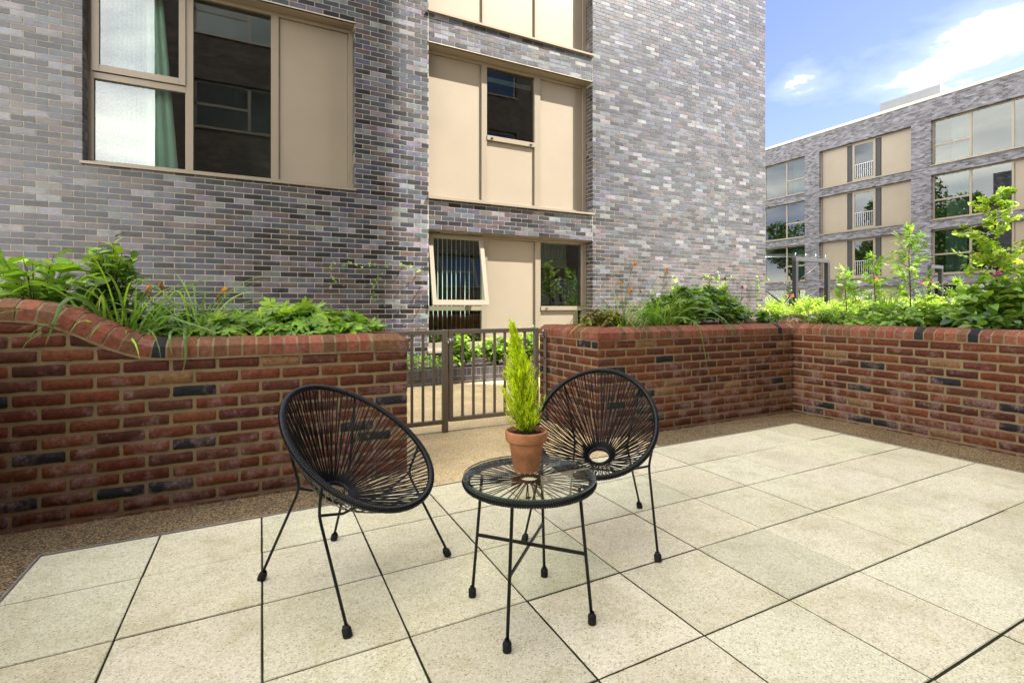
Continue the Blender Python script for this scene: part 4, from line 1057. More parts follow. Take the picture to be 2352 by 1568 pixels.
def daylily(label, base, n_, ln, spread=.06, blooms=(), lowf=.3, group=None, seed=1):
    random.seed(seed); t = thing('daylily', label, 'plant', base, 0, group); fo = MB(); st = MB(); fl = MB()
    for i in range(n_):
        az = U(0, 2*pi); r = spread*sqrt(random.random()); p = Vector((r*cos(az+U(-1, 1)), r*.7*sin(az), 0))
        rise = U(.55, 1.45); l_ = ln*U(.6, 1.15); c = random.choice(G_MID+G_BRI[:2]+[(.12, .24, .05)])
        strap(fo, p, az, l_, U(.010, .017), rise, jit(c, .15), U(.5, 1.15), tipc=(.25, .2, .06) if random.random() < .15 else None, twist=U(-.6, .6))
    for (dx, dy, h, kind) in blooms:
        b = Vector((dx, dy, h)); st.tube([(0, 0, 0), (dx*.25, dy*.25, h*.55), b], [.004, .0033, .0025], 5, (.09, .17, .03))
        for q in range(4): ovate(st, b + Vector((U(-.02, .02), U(-.02, .02), U(-.05, .0))), rv()+UP, rv(), .022, .008, (.12, .2, .04))
        if kind in ('o', 'b'): lily(fl, b, (Vector((dx, dy, .0))*2 + Vector((.35, -.3, .8))).normalized(), .085 if kind == 'o' else .06, (.80, .30, .02), .3 if kind == 'o' else .1)
        if kind in ('d', 'b'): dead_bloom(fl, b + Vector((.012, -.01, .0)), .055)
        if kind == 'y': lily(fl, b, Vector((.6, -.3, .5)).normalized(), .075, (.75, .42, .02), .10); dead_bloom(fl, b + Vector((-.01, 0, -.01)), .05)
    finish(t, st, fo, fl); return t
def extra_leaf(t, p, az, ln, rise, bend, wd=.016, col=(.10, .2, .05), name='hanging_leaf'):
    m_ = MB(); strap(m_, p, az, ln, wd, rise, col, bend, 14, (.3, .2, .06)); m_.build(name, M['leaf'], t)

def mound(name, label, base, rx, ry, h, n_, R, cols, seed, group=None, kind='palm'):
    """low clump of long-stalked leaves making a dome"""
    random.seed(seed); t = thing(name, label, 'plant', base, 0, group); fo = MB(); st = MB()
    for i in range(n_):
        a = U(0, 2*pi); r = sqrt(random.random()); x = rx*r*cos(a); y = ry*r*sin(a)
        top = h*(1-.55*r**2.2)*(1+.28*noise.noise(Vector((x*6, y*6, seed)))); layer = random.random()
        z = top*(1-.55*layer**2.0)
        out = Vector((x/rx, y/ry, 0))*.65
        n = (UP*1.0 + out*(.5+.6*layer) + rv()*.38 + Vector((0, -.35, 0))).normalized()
        d = (out + rv()*.5 + Vector((0, -.2, -.1))).normalized()
        c = jit(mix(random.choice(cols), (.03, .07, .015), 0), .2)
        p = Vector((x, y, z))
        if kind == 'palm': palm(fo, p, d, n, R*U(.7, 1.15), c, 7, U(.38, .5), U(.1, .5))
        else: ovate(fo, p, d, n, R*U(.8, 1.3), R*U(.5, .7), c, U(.1, .5))
        if layer < .6 and random.random() < .6: st.tube([(x*.55, y*.55, 0), (x*.9, y*.9, z*.6), p], .0016, 3, (.10, .16, .05), caps=False)
    finish(t, st, fo); return t

def shrub(name, label, base, h, spread, ntw, leaf, lsize, cols, seed, cat='shrub', group=None, wood=(.10, .07, .04), upright=.6, per=9, leafmat='leaf', start=.3, width_pow=1.0, flat=1.0, fl=None, stemr=.006, bright_top=None):
    """woody or leafy plant: twigs from the base, leaves set along them"""
    random.seed(seed); t = thing(name, label, cat, base, 0, group); st = MB(); fo = MB(); fm = MB()
    for i in range(ntw):
        a = U(0, 2*pi); e = random.random(); hh = h*U(.45, 1.0)
        r = spread*U(.3, 1)*(1.05-upright*e)
        hh = h*lerp(1.0, .45, (r/spread)**1.3)*U(.75, 1.05)
        tip = Vector((r*cos(a), r*sin(a)*flat, hh)); b0 = Vector((U(-.05, .05)*spread*2, U(-.05, .05)*spread*2, 0))
        mid = b0.lerp(tip, .5) + Vector((cos(a), sin(a), 0))*(-.12*spread) + UP*(.12*h)
        pts = [b0*(1-s)**2 + mid*2*s*(1-s) + tip*s*s for s in [k/7 for k in range(8)]]
        st.tube(pts, [stemr*(1-.75*k/7) for k in range(8)], 4, jit(wood, .2), caps=False)
        for k in range(per):
            s = start + (1-start)*(k+U(0, 1))/per; p = b0*(1-s)**2 + mid*2*s*(1-s) + tip*s*s
            tg = (tip-mid).normalized(); side = tg.cross(UP if abs(tg.z) < .95 else Vector((1, 0, 0))).normalized()*(1 if k % 2 else -1)
            d = (side*U(.5, 1) + tg*U(.2, .8) + rv()*.45).normalized(); n = (UP + rv()*.55).normalized()
            c = random.choice(cols)
            if bright_top and p.z > h*.6 and random.random() < .6: c = random.choice(bright_top)
            c = jit(c, .2); L_ = lsize*U(.65, 1.2)
            if leaf == 'ovate': ovate(fo, p, d, n, L_, L_*.52, c, U(.05, .5))
            elif leaf == 'lance': ovate(fo, p, d, n, L_, L_*.25, c, U(.05, .5))
            elif leaf == 'round': ovate(fo, p, d, n, L_, L_*.8, c, U(.0, .3))
            elif leaf == 'palm': palm(fo, p, d, n, L_*.6, c, 5, .45, .2)
            elif leaf == 'pinnate': pinnate(fo, p, d, n, L_, c, 5, L_*.32)
        if fl and random.random() < fl[1]:
            for q in range(12):
                ovate(fm, tip + Vector((0, 0, .01)), rv()+UP*.3, rv(), fl[2], fl[2]*.4, jit(fl[0], .2), .2)
    finish(t, st, fo, fm, leafmat); return t

# ---- left planter
Z0 = .865
shrub('broadleaf_shrub', 'leafy shrub with big bright pointed leaves at the photo edge, on the left planter', (-1.14, 3.70, Z0), .66, .38, 30, 'ovate', .125, G_BRI+G_MID[:2], 11, per=7, group='shrubs in the left planter', bright_top=G_BRI)
shrub('broadleaf_shrub', 'dark green bushy shrub standing behind the daylilies in the left planter', (-.86, 4.00, Z0), .76, .28, 44, 'ovate', .08, G_DRK+G_MID[:2], 12, per=12, group='shrubs in the left planter', bright_top=G_BRI)
shrub('low_shrub', 'low grey-green small-leaved shrub spreading behind the daylilies, left planter', (-.58, 4.05, Z0), .34, .56, 90, 'round', .046, [(.10, .19, .06), (.13, .22, .07), (.08, .15, .05)], 13, per=13, group='shrubs in the left planter', upright=.2, flat=.35, stemr=.003)
shrub('low_shrub', 'wispy pale small-leaved shrub at the far left of the left planter', (-1.25, 4.05, Z0), .34, .35, 50, 'ovate', .034, [(.12, .2, .07), (.10, .17, .06)], 14, per=14, group='shrubs in the left planter', upright=.3, flat=.5, stemr=.003)
d1 = daylily('daylily clump with a withered brown bloom, above the swept ramp of the left planter', (-.74, 3.74, Z0), 90, .66, .14, [(.17, .02, .42, 'd'), (.10, .04, .36, 'b')], group='daylilies in the brick planters', seed=21)
daylily('bladed daylily clump without blooms, near the left end of the swept coping', (-1.0, 3.82, Z0), 50, .50, .10, [], group='daylilies in the brick planters', seed=25)
hang(d1, [(0, -.08, 0), (-.06, -.18, .20), (-.14, -.28, .31), (-.18, -.37, .29), (-.20, -.42, .2), (-.235, -.43, .07)], .019, (.14, .24, .07))
hang(d1, [(.05, -.05, 0), (.2, -.14, .20), (.36, -.28, .17), (.5, -.38, .12)], .014, (.16, .28, .07))
d2 = daylily('daylily clump with a yellow bud, at the left end of the wide geranium mound', (-.36, 3.80, Z0), 48, .68, .06, [(.115, -.02, .355, 'y')], group='daylilies in the brick planters', seed=22)
hang(d2, [(0, -.03, 0), (-.02, -.16, .12), (-.04, -.30, .14), (-.03, -.42, .10), (-.02, -.462, .0), (-.035, -.46, -.11)], .018, (.15, .26, .07))
hang(d2, [(0, 0, 0), (-.10, -.14, .14), (-.17, -.28, .14), (-.22, -.37, .11)], .014, (.12, .22, .06))
hang(d2, [(0, 0, 0), (-.05, -.16, .12), (-.10, -.32, .13), (-.10, -.43, .09), (-.085, -.465, .0)], .014, (.17, .3, .07))
mound('geranium', 'wide mound of lobed geranium leaves along the left planter, ending beside the gate', (.18, 3.80, Z0), .62, .30, .25, 400, .095, G_BRI+G_MID, 31, 'geranium mounds in the brick planters')
# ---- right planter
shrub('wilting_plant', 'wilting brown and yellow low plant at the gate end of the right planter', (2.98, 3.92, Z0), .27, .38, 60, 'ovate', .07, G_DRY+G_MID[:1], 41, 'plant', per=9, upright=.2, flat=.6, wood=(.08, .05, .03), stemr=.003)
daylily('daylily clump with orange and withered blooms, nearest the gate in the right planter', (3.16, 3.86, Z0), 56, .62, .12, [(.06, 0, .40, 'o'), (-.02, .02, .52, 'd'), (.13, .03, .66, 'o')], group='daylilies in the brick planters', seed=23)
d3 = daylily('daylily clump in the right planter, in front of the right geranium mound', (3.60, 3.84, Z0), 80, .66, .12, [(.10, .02, .63, 'b'), (-.22, .05, .44, 'd')], group='daylilies in the brick planters', seed=24)
hang(d3, [(0, 0, 0), (.02, -.14, .15), (.08, -.28, .155), (.10, -.39, .11), (.13, -.425, -.01), (.16, -.43, -.15), (.21, -.43, -.36)], .022, (.2, .33, .09))
hang(d3, [(.05, 0, 0), (.22, -.15, .24), (.42, -.28, .22), (.52, -.39, .11), (.55, -.43, -.02)], .016, (.18, .3, .08))
mound('geranium', 'mound of lobed geranium leaves filling the middle of the right planter', (4.24, 3.93, Z0), .74, .27, .46, 460, .092, G_MID+G_DRK[:2]+G_BRI[:1], 32, 'geranium mounds in the brick planters')
def coneflower(label, base, h, lean_, col=(.42, .05, .20), seed=1):
    random.seed(seed); t = thing('coneflower', label, 'flower', base); st = MB(); fo = MB(); fl = MB()
    tip = Vector((lean_, 0, h)); st.tube([(0, 0, 0), (lean_*.3, 0, h*.5), tip], .003, 5, (.07, .09, .04))
    fl.lathe([(.001, .016), (.010, .012), (.013, .002), (.008, -.004)], tuple(tip), 12, (.16, .05, .02))
    for i in range(14):
        a = i*2*pi/14; d = Vector((cos(a), sin(a), -.55)); ovate(fl, tip + d*.008, d, UP, .034, .011, jit(col, .15), .3)
    for i in range(8): z = h*U(.1, .8); ovate(fo, Vector((lean_*z/h, 0, z)), Vector((U(-1, 1), U(-1, 1), .3)), UP, .08, .024, jit(G_MID[0], .2), .5)
    finish(t, st, fo, fl); return t
coneflower('single pink coneflower on a thin stem near the corner of the grey building', (4.98, 4.0, Z0), .50, .05, seed=5)
coneflower('spent brown coneflower seed head left of the pink one', (4.82, 4.05, Z0), .60, -.02, (.14, .07, .05), 6)
shrub('leafy_plant', 'upright plant with drooping pointed leaves beside the pink coneflower', (4.72, 4.05, Z0), .50, .15, 9, 'ovate', .11, G_MID, 43, 'plant', per=9, upright=.9, start=.35, stemr=.004)
shrub('leafy_plant', 'short dark-leaved plant at the corner end of the right planter', (5.22, 3.80, Z0), .24, .20, 14, 'ovate', .10, G_DRK+G_MID, 44, 'plant', per=7, stemr=.004)
# ---- right-hand garden, near the wall
def garden(px, py, d): # where a photo ray at distance d (m along the view axis) meets the ground plan
    t = (px*.91875-1176)/FL; return Vector((d*(FW.x+t*RT.x), d*(FW.y+t*RT.y), 0))
random.seed(5)
dm = thing('lavender_mound', 'low dry-looking clipped mound just behind the corner of the brick wall', 'plant', (5.75, 3.85, Z0)); fo = MB()
for i in range(2600):
    v = rv(); v.z = abs(v.z); p = Vector((v.x*.42, v.y*.26, v.z*.14)); d = (v + UP*.7 + rv()*.5).normalized(); ovate(fo, p, d, rv(), .035, .004, jit(random.choice([(.17, .18, .05), (.13, .15, .05), (.22, .20, .08), (.09, .10, .04)]), .2), 0)
fo.build('foliage', M['leaf'], dm)
GS = 'shrubs in the garden beyond the right wall'
def gs(name, label, px, dist, h, spread, ntw, leaf, ls, cols, seed, **kw):
    b = garden(px, 0, dist); b.z = kw.pop('z', Z0); return shrub(name, label, tuple(b), h, spread, ntw, leaf, ls, cols, seed, group=kw.pop('group', GS), **kw)
gs('small_shrub', 'round small-leaved green shrub right behind the wall, beside the dry mound', 2085, 5.6, .26, .36, 80, 'round', .035, G_MID+G_BRI, 51, per=16, upright=.2, stemr=.003)
gs('small_shrub', 'bushy dark green shrub at the foot of the tallest sapling', 2215, 5.9, .32, .40, 80, 'ovate', .05, G_MID+G_DRK[:2], 52, per=14, upright=.2, stemr=.003)
gs('broadleaf_shrub', 'sprawling shrub with long arching branches and broad leaves, right wall', 2330, 5.0, .36, .70, 44, 'ovate', .11, G_BRI+G_MID, 53, per=12, upright=.25)
gs('broadleaf_shrub', 'tall large-leaved dark shrub at the right edge of the photo', 2575, 4.6, .74, .62, 40, 'ovate', .14, G_BRI+G_MID+G_YEL[:1], 54, per=11, upright=.4, bright_top=G_BRI)  # brighter top leaves stand in for light from behind
gs('broadleaf_shrub', 'mid-height large-leaved shrub left of the tall one at the right edge', 2450, 4.9, .52, .54, 34, 'ovate', .12, G_BRI+G_MID+G_YEL[:1], 55, per=12, upright=.35)
gs('broadleaf_shrub', 'pointed-leaf shrub low against the top of the right wall', 2180, 5.1, .22, .40, 34, 'ovate', .085, G_BRI+G_MID, 56, per=8, upright=.2, stemr=.003)
gs('broadleaf_shrub', 'low leafy shrub against the right wall below the young maple', 2500, 4.35, .26, .48, 34, 'ovate', .12, G_MID+G_DRK, 57, per=9, upright=.2, stemr=.003)
# saplings
SPG = 'feathery-leaved saplings in the garden'
def sapling(label, px, dist, ztop, w_, nb, seed, cols=G_MID+G_BRI, leaf='pinnate', ls=.115, name='rowan_sapling', z=Z0):
    random.seed(seed); b = garden(px, 0, dist); b.z = z; h = ztop-z; t = thing(name, label, 'sapling', tuple(b), 0, SPG if leaf == 'pinnate' else None); st = MB(); fo = MB()
    st.tube([(0, 0, 0), (.01, 0, h*.35), (-.01, .01, h*.7), (0, 0, h)], [.010, .008, .006, .002], 6, (.09, .07, .05))
    for i in range(nb):
        u = (i+.5)/nb; z_ = h*(.12+.86*u); a = i*2.4+U(-.5, .5); r = w_*(1.1-u)**.6*U(.6, 1.1)
        p0 = Vector((0, 0, z_)); tip = p0 + Vector((cos(a)*r, sin(a)*r, r*U(.1, .7)))
        st.tube([p0, p0.lerp(tip, .5)+UP*.01, tip], [.004, .003, .0012], 4, (.09, .08, .04), caps=False)
        for k in range(10):
            q = p0.lerp(tip, .15+.85*k/9); d = ((tip-p0).normalized() + rv()*.9).normalized(); c = jit(random.choice(cols), .15)
            if leaf == 'pinnate': pinnate(fo, q, d, (UP+rv()*.5).normalized(), ls*U(.6, 1), c, 5, ls*.34)
            else: palm(fo, q, d, (UP+rv()*.6).normalized(), ls*.5*U(.7, 1.1), c, 5, .45, .2)
    st.build('trunk', M['bark'], t); fo.build('crown', M['leaf'], t); return t
sapling('tallest feathery sapling, in front of the pier between the far windows', 2275, 6.9, 2.20, .34, 26, 61)
sapling('bright feathery sapling in front of the far ground-floor balcony window', 2187, 7.3, 1.90, .22, 18, 62, G_BRI+G_MID)
sapling('shorter feathery sapling left of the other two, right of the steel frame', 2115, 7.6, 1.70, .20, 15, 63, G_BRI+G_MID)
sapling('small thin feathery sapling between the small steel frame and the young maple', 2395, 7.2, 1.50, .14, 10, 64, G_BRI)
# young maple, bright yellow-green
random.seed(71); b = garden(2492, 0, 6.0); b.z = Z0; mt_ = thing('maple_tree', 'slender young maple with bright yellow-green leaves at the right', 'tree', tuple(b)); st = MB(); fo = MB(); h = 1.62
st.tube([(0, 0, 0), (.02, 0, .5), (-.01, 0, 1.0), (-.06, 0, h)], [.017, .014, .010, .004], 7, (.07, .045, .035))
for i in range(58):
    z_ = h*U(.32, 1.0); a = U(0, 2*pi); r = U(.15, .60)*(1.25-z_/h)**.7
    if i % 3 == 0: a = math.atan2(-RT.y, -RT.x)*1 + (0 if i % 2 else pi) + U(-.4, .4)
    p0 = Vector((-.06*(z_/h)**2, 0, z_)); tip = p0 + Vector((cos(a)*r, sin(a)*r, r*U(.0, .7)))
    st.tube([p0, p0.lerp(tip, .5)+UP*.02, tip], [.006, .004, .0015], 4, (.08, .05, .04), caps=False)
    for k in range(12):
        q = p0.lerp(tip, U(.3, 1.08)) + rv()*.03; palm(fo, q, rv(), (UP+rv()*.7).normalized(), U(.032, .052), jit(random.choice(G_YEL), .2), 5, .5, .15)
st.build('trunk', M['bark'], mt_); fo.build('crown', M['leaf'], mt_)
# iris clump
random.seed(77); b = garden(2215, 0, 7.0); b.z = Z0; ir = thing('iris_clump', 'clump of upright sword leaves left of the tallest sapling', 'plant', tuple(b)); fo = MB()
for i in range(40): strap(fo, Vector((U(-.12, .12), U(-.1, .1), 0)), U(0, 6.3), U(.3, .5), .018, U(1.2, 1.55), jit(random.choice(G_MID+G_BRI), .2), U(.05, .5), 6)
fo.build('foliage', M['leaf'], ir)
# raised concrete-edged bed further off, full of sunlit yellow-green growth
kb = thing('concrete_planter', 'pale concrete-edged raised bed in the sunlit garden beyond the brick wall', 'planter', (10.9, 6.0, 0)); m_ = MB()
m_.box((0, 0, -.05), (11, .18, .93), (1, 1, 1), 0, .006); m_.box((0, .181, -.05), (.18, 5, .93), (1, 1, 1), 0, .006); m_.box((10.82, .181, -.05), (11, 5, .93), (1, 1, 1), 0, .006); m_.box((.181, 4.82, -.05), (10.819, 5, .93), (1, 1, 1), 0, .006); m_.build('kerb', M['concrete'], kb)
soilbed('garden_soil', 11.07, 21.7, 6.17, 10.8, .88)
FARG = 'sunlit perennials in the far raised bed'
ks = 0
YG2 = [('pale yellow-green bushy perennial at the left end of the far raised bed', 1935, 13.4, .62, .62, 'round', .05), ('taller airy yellow-green perennial behind the left end of the far bed', 1985, 14.2, .85, .7, 'lance', .09),
       ('wide bright yellow-green shrub below the steel frame', 2040, 13.2, .62, .75, 'round', .055), ('bright yellow-green shrub right of the steel frame leg', 2095, 13.0, .58, .62, 'ovate', .06),
       ('fresh green bushy perennial in the middle of the far bed', 2150, 13.2, .62, .7, 'ovate', .06), ('bright low perennial behind the iris clump', 2230, 13.6, .62, .8, 'round', .06), ('yellow-green perennial behind the tallest sapling', 2300, 13.8, .7, .8, 'ovate', .07), ('bright perennial below the small steel frame', 2370, 13.6, .66, .8, 'round', .06), ('bushy perennial at the right end of the far bed', 2440, 14.2, .8, .8, 'ovate', .07)]
for lb, px, dd, hh, sp_, lf, ls in YG2:
    gs('perennial', lb, px, dd, hh, sp_, 70, lf, ls, G_YEL+G_BRI, 80+ks, cat='plant', group=FARG, per=13, upright=.25, stemr=.004, z=.88, bright_top=G_YEL); ks += 1
for lb, px, dd, hh, sp_, lf, ls in (('sunlit yellow-green perennial nearest the corner of the grey building', 1945, 9.6, .42, .42, 'lance', .07), ('sunlit fine-leaved perennial in front of the steel frame', 2010, 9.0, .46, .45, 'round', .04), ('sunlit yellow-green perennial left of the feathery saplings', 2075, 8.6, .40, .45, 'ovate', .05), ('sunlit low perennial among the feathery saplings', 2150, 8.2, .42, .5, 'round', .045), ('sunlit bright perennial right of the tallest sapling', 2320, 8.0, .46, .55, 'ovate', .06), ('sunlit low perennial under the young maple', 2420, 7.6, .46, .55, 'ovate', .07)):
    gs('perennial', lb, px, dd, hh, sp_, 60, lf, ls, G_YEL+G_BRI, 80+ks, cat='plant', group='sunlit perennials beyond the right wall', per=13, upright=.3, stemr=.003, bright_top=G_YEL); ks += 1
random.seed(95); b = garden(1975, 0, 12.9); b.z = .88
rc = shrub('rose_bush', 'dark green bush with pale flowers climbing the left leg of the steel frame', tuple(b), 1.0, .32, 40, 'ovate', .05, G_DRK+[(.25, .3, .22)], 96, per=14, upright=.5, fl=((.75, .72, .62), .5, .025))
for lb, px, dd, h_, cl in (('orange lily flowers in the far bed left of the steel frame', 1972, 11.9, .55, (.85, .28, .02)), ('orange lily flowers beside the bright feathery sapling', 2190, 9.0, .72, (.9, .38, .02)), ('white lily flower left of the orange ones', 2148, 9.2, .74, (.8, .78, .7)), ('pink bee balm flowers right of the small steel frame', 2465, 5.8, .66, (.62, .12, .34)), ('pink bee balm flowers at the foot of the small steel frame', 2325, 7.4, .60, (.65, .13, .33))):
    random.seed(int(px)); b = garden(px, 0, dd); b.z = Z0; t = thing('garden_flower', lb, 'flower', tuple(b)); st = MB(); fl = MB(); fo = MB()
    for q in range(3 if cl[1] < .7 else 1):
        st = MB(); tip = Vector((U(-.09, .09), U(-.09, .09), h_*U(.88, 1.05))); st.tube([(0, 0, 0), tip*.5, tip], .003, 4, (.08, .14, .03)); st.build('stem', M['stem'], t)
        for k in range(3): lily(fl, tip + rv()*.015, (rv()+UP+Vector((-.4, -.4, 0))).normalized(), .05, cl, .6)
        for k in range(8): ovate(fo, tip*U(.2, .85), rv(), UP, .07, .02, jit(G_BRI[0], .2), .3)
    finish(t, None, fo, fl)
# weathered steel frames
def steel_frame(label, x0, x1, y, top, brace=True, depth=0.0):
    t = thing('steel_frame', label, 'frame', (x0, y, 0))
    for x in (0, x1-x0):
        m_ = MB(); m_.box((x-.05, -.05, -.05), (x+.05, .05, top-.1), (1, 1, 1), 0, .004); m_.build('post', M['black_steel'], t)
    m_ = MB(); m_.box((-.05, -.05, top-.099), (x1-x0+.05, .05, top), (1, 1, 1), 0, .004); m_.build('beam', M['galv'], t)
    if brace:
        m_ = MB(); m_.tube([(.06, 0, top-.62), (x1-x0-.3, 0, top-.12)], .018, 6); m_.build('brace', M['black_steel'], t)
        m_ = MB(); m_.tube([(-.5, 0, top-1.15), (-1.3, 0, top-.75)], .018, 6); m_.tube([(-.05, 0, top-.9), (-.95, -.1, top-1.5)], .02, 6); m_.build('strut', M['black_steel'], t)
        for k in range(4):
            x = lerp(0, x1-x0, k/3.2)
            m_ = MB(); m_.tube([(x, 0, top), (x, 0, top+.09)], .009, 6); m_.tube([(x-.02, 0, top+.09), (x+.05, 0, top+.095)], .01, 6); m_.build('wire_fixing', M['steel'], t)
            m_ = MB(); m_.tube([(x, 0, top+.07), (x-3.2, 1.2, top+.0)], .003, 4); m_.build('wire', M['steel'], t)
    return t
M['galv'] = mat_plain('weathered_steel', (.08, .08, .085), .6, .3, 0, .15, 6)
steel_frame('large dark steel frame with a diagonal brace and wire fixings, rising from the garden', 11.85, 13.15, 7.9, 2.37)
steel_frame('small dark steel frame seen behind the tallest sapling', 17.65, 18.25, 7.6, 2.37, False)
# ---- climbers on the trellises
def climber(label, pts, cols, seed, ls=.05):
    random.seed(seed); t = thing('climbing_plant', label, 'climber', pts[0][0]); fo = MB(); o = Vector(pts[0][0])
    for path in pts:
        P = [Vector(p)-o for p in path]; st = MB()
        for a, b_ in zip(P, P[1:]):
            n_ = max(2, int((b_-a).length/.05)); prev = a
            for k in range(n_):
                c = a.lerp(b_, (k+1)/n_) + Vector((U(-.015, .015), U(-.02, .0), U(-.015, .015))); st.tube([prev, c], .0022, 4, (.12, .08, .05), caps=False); prev = c
                for q in range(random.choice((0, 1, 2, 3, 3))): ovate(fo, c + rv()*.02, rv()+Vector((0, -.3, 0)), (Vector((0, -1, .3))+rv()*.6).normalized(), ls*U(.5, 1.1), ls*.6, jit(random.choice(cols), .2), .1)
        st.build('strand', M['stem'], t)
    finish(t, None, fo); return t
yc = YF-.11
climber('thin climber trailing along the top wire of the left trellis, with two hanging strands', [[(.85, yc, 1.66), (.95, yc, 1.74), (1.5, yc, 1.745), (2.05, yc, 1.745), (2.2, yc, 1.70)], [(.84, yc, 1.38), (.95, yc, 1.5), (.86, yc, 1.62)], [(1.48, yc, 1.2), (1.50, yc, 1.45), (1.62, yc, 1.6)], [(2.15, yc, 1.26), (2.26, yc, 1.36), (2.22, yc, 1.44)]], G_MID+G_BRI, 101)
climber('sparse leafy climber, leftmost on the sunlit trellis', [[(7.48, yc, .95), (7.52, yc, 1.3), (7.5, yc, 1.74)]], G_YEL+G_MID, 102, .07)
climber('bushy climber clumped in the middle of the sunlit trellis', [[(8.75, yc, .95), (8.8, yc, 1.4), (8.85, yc, 1.74), (8.3, yc, 1.75)], [(8.78, yc, 1.2), (8.95, yc, 1.6), (9.15, yc, 1.8)], [(8.8, yc, 1.3), (8.7, yc, 1.6), (8.75, yc, 1.85)], [(8.8, yc, 1.5), (9.1, yc, 1.76)]], G_YEL+G_MID, 103, .08)
climber('thin climber near the right corner of the sunlit wall', [[(10.0, yc, .95), (10.05, yc, 1.4), (10.0, yc, 1.8)], [(10.05, yc, 1.7), (10.38, yc, 1.78)]], G_YEL+G_MID, 104, .07)
# ---- plants in the low dark planter
mound('ground_cover', 'low frothy light green plants in the dark planter, left of the gate post', (1.95, 7.3, .18), .75, .26, .24, 420, .05, G_BRI+[(.2, .3, .08)], 111, 'plants in the low dark planter', 'ovate')
for k_, (lb, x_, hh, ls) in enumerate((('leafy shrub in the dark planter behind the left half of the gate', 2.75, .60, .10), ('leafy shrub in the dark planter behind the middle of the gate', 3.35, .55, .12), ('taller leafy shrub in the dark planter behind the potted conifer', 3.9, .66, .09), ('leafy shrub in the dark planter behind the hinge side of the gate', 4.55, .62, .11))):
    shrub('leafy_shrub', lb, (x_, 7.22, .18), hh, .40, 44, 'ovate', ls, G_MID+G_BRI[:2]+G_DRK[:1], 120+k_, group='plants in the low dark planter', per=11, upright=.3, flat=.6, bright_top=G_BRI)
shrub('leafy_shrub', 'dark shrub further along the low dark planter', (5.6, 7.25, .18), .6, .5, 40, 'ovate', .1, G_MID, 131, group='plants in the low dark planter', per=10, flat=.6)
# trees on the far side of the grey building, mirrored in the far windows
for k_, (lb, x_, y_, h_) in enumerate((('broad dark green tree standing left behind the grey building', 2, 33, 11), ('tall green tree in the middle of the group behind the grey building', 9, 38, 12), ('green tree on the right of the group behind the grey building', -6, 40, 10), ('young green tree nearest the courtyard behind the grey building', 6, 27, 8), ('very tall dense tree close behind the grey building', 9, 25, 12.5), ('tall rounded tree further left close behind the grey building', 1, 26, 12))):
    random.seed(200+k_); t = thing('tree', lb, 'tree', (x_, y_, -.06), 0, 'trees behind the grey building'); st = MB(); fo = MB()
    st.tube([(0, 0, 0), (.1, 0, h_*.3), (0, .1, h_*.7)], [.22, .18, .06], 8, (.08, .06, .04))
    for q in range(9): a = q*2.4; st.tube([(0, 0, h_*(.25+.05*q)), (cos(a)*h_*.15, sin(a)*h_*.15, h_*(.42+.05*q)), (cos(a)*h_*.27, sin(a)*h_*.27, h_*(.5+.05*q))], [.09, .06, .02], 5, (.08, .06, .04))
    cl = [(Vector((U(-.28, .28)*h_, U(-.28, .28)*h_, U(.38, .95)*h_)), U(.09, .16)*h_) for q in range(16)]
    for q in range(6500):
        c, r = random.choice(cl); p = c + rv()*r*U(.6, 1.05); ovate(fo, p, rv(), rv()+UP*.6, U(.22, .42), .24, jit(random.choice(G_DRK+G_MID[:1]), .25), .2)
    st.build('trunk', M['bark'], t); fo.build('crown', M['leaf'], t)
random.seed(3)
# ------------------------------------------------------------------ sky, sun, camera, render
SUN = Vector((1.2, -1.0, 1.9)).normalized()
w = bpy.data.worlds.new('World'); S.world = w; w.use_nodes = True; nt = w.node_tree; bg = nt.nodes['Background']
sky = N(nt, 'ShaderNodeTexSky', sky_type='NISHITA'); sky.sun_disc = False
sky.sun_elevation = math.asin(SUN.z); sky.sun_rotation = math.atan2(SUN.x, SUN.y)
sky.air_density = 1.0; sky.dust_density = .3; sky.ozone_density = 1.6
bg.inputs['Strength'].default_value = .11
tc = N(nt, 'ShaderNodeTexCoord'); gen = tc.outputs['Generated']
mp = N(nt, 'ShaderNodeMapping'); mp.inputs['Scale'].default_value = (1, 1, 2.6); L(nt, gen, mp.inputs[0])
n1 = nz(nt, 2.3, 12, .58, mp.outputs[0], .4)
# clear gap to the right of the big building, unseen clouds elsewhere added bright to fill the shaded patio
dirv = (FW + RT*.72 + Vector((0, 0, .42))).normalized()
dt = N(nt, 'ShaderNodeVectorMath', operation='DOT_PRODUCT'); nrm = N(nt, 'ShaderNodeVectorMath', operation='NORMALIZE'); L(nt, gen, nrm.inputs[0])
L(nt, nrm.outputs[0], dt.inputs[0]); dt.inputs[1].default_value = dirv
gap = N(nt, 'ShaderNodeMapRange'); gap.inputs[1].default_value = .60; gap.inputs[2].default_value = .90; gap.inputs[3].default_value = .12; gap.inputs[4].default_value = -.26; L(nt, dt.outputs['Value'], gap.inputs[0])
def cloud_at(px, py, rad, amt):
    d = (FW + RT*((px*.91875-1176)/FL) + Vector((0, 0, (705-py*.91875)/FL))).normalized()
    q = N(nt, 'ShaderNodeVectorMath', operation='DISTANCE'); L(nt, nrm.outputs[0], q.inputs[0]); q.inputs[1].default_value = d
    r = N(nt, 'ShaderNodeMapRange'); r.inputs[1].default_value = 0; r.inputs[2].default_value = rad; r.inputs[3].default_value = amt; r.inputs[4].default_value = 0; L(nt, q.outputs['Value'], r.inputs[0]); return r.outputs[0]
n2 = nz(nt, 9, 10, .6, mp.outputs[0], .3)
sm = gap.outputs[0]
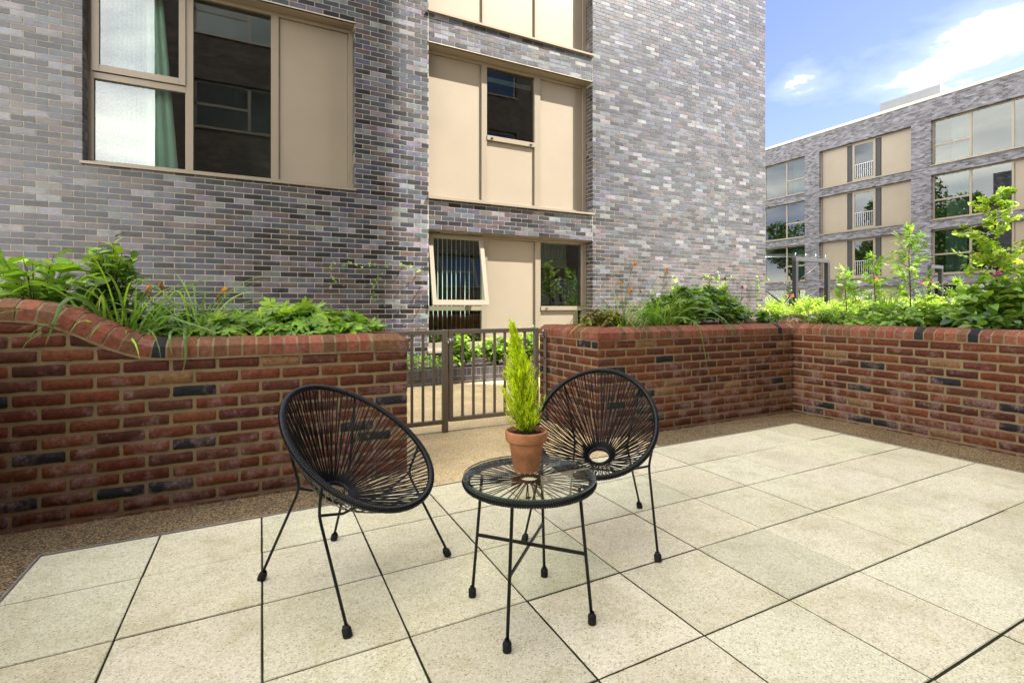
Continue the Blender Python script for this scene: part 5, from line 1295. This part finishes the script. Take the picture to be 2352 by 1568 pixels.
def add(a, b):
    m = N(nt, 'ShaderNodeMath', operation='ADD'); L(nt, a, m.inputs[0]); L(nt, b, m.inputs[1]); return m.outputs[0]
sm = add(sm, n1)
bl = None
for c_ in ((1968, 212, .05, .42), (2030, 218, .045, .36), (2550, 140, .17, .25), (2400, 90, .3, .06), (2150, 120, .3, .10)):
    v = cloud_at(*c_); bl = v if bl is None else add(bl, v)
ml = N(nt, 'ShaderNodeMath', operation='MULTIPLY'); L(nt, bl, ml.inputs[0]); L(nt, n2, ml.inputs[1])
s2 = add(sm, ml.outputs[0])
q = N(nt, 'ShaderNodeVectorMath', operation='DISTANCE'); L(nt, nrm.outputs[0], q.inputs[0]); q.inputs[1].default_value = Vector((-.22, -.9, .38)).normalized()
r = N(nt, 'ShaderNodeMapRange'); r.inputs[1].default_value = .1; r.inputs[2].default_value = .5; r.inputs[3].default_value = .13; r.inputs[4].default_value = 0; L(nt, q.outputs['Value'], r.inputs[0]); s2 = add(s2, r.outputs[0])
cm = ramp(nt, s2, [(.30, (0, 0, 0)), (.44, (.035, .035, .035)), (.56, (.30, .30, .30)), (.84, (1, 1, 1))])
mx = N(nt, 'ShaderNodeMix', data_type='RGBA'); L(nt, cm, mx.inputs[0]); L(nt, mul(nt, sky.outputs[0], (.56, .485, .60)), mx.inputs[6]); mx.inputs[7].default_value = (15.5, 15.0, 13.4, 1)
L(nt, mx.outputs[2], bg.inputs['Color'])

sl = bpy.data.lights.new('sun', 'SUN'); sl.energy = 3.7; sl.angle = radians(.6); sl.color = (1, .95, .87)
so_ = bpy.data.objects.new('sun', sl); COL.objects.link(so_); so_.rotation_euler = SUN.to_track_quat('Z', 'Y').to_euler()
cam = bpy.data.cameras.new('camera'); co_ = bpy.data.objects.new('camera', cam); COL.objects.link(co_)
co_.location = (0, 0, CH); co_.rotation_euler = (radians(90), 0, -math.atan2(576, 1145)); cam.sensor_width = 36; cam.lens = 17.526; cam.shift_y = -.0336
cam.clip_end = 2000; cam.clip_start = .05; S.camera = co_
S.render.resolution_x = 1024; S.render.resolution_y = 682
S.view_settings.view_transform = 'Standard'; S.view_settings.look = 'None'; S.view_settings.gamma = 1; S.view_settings.exposure = EXPO
S.cycles.use_denoising = True
S.cycles.max_bounces = 10; S.cycles.transparent_max_bounces = 24; S.cycles.diffuse_bounces = 5; S.cycles.glossy_bounces = 5
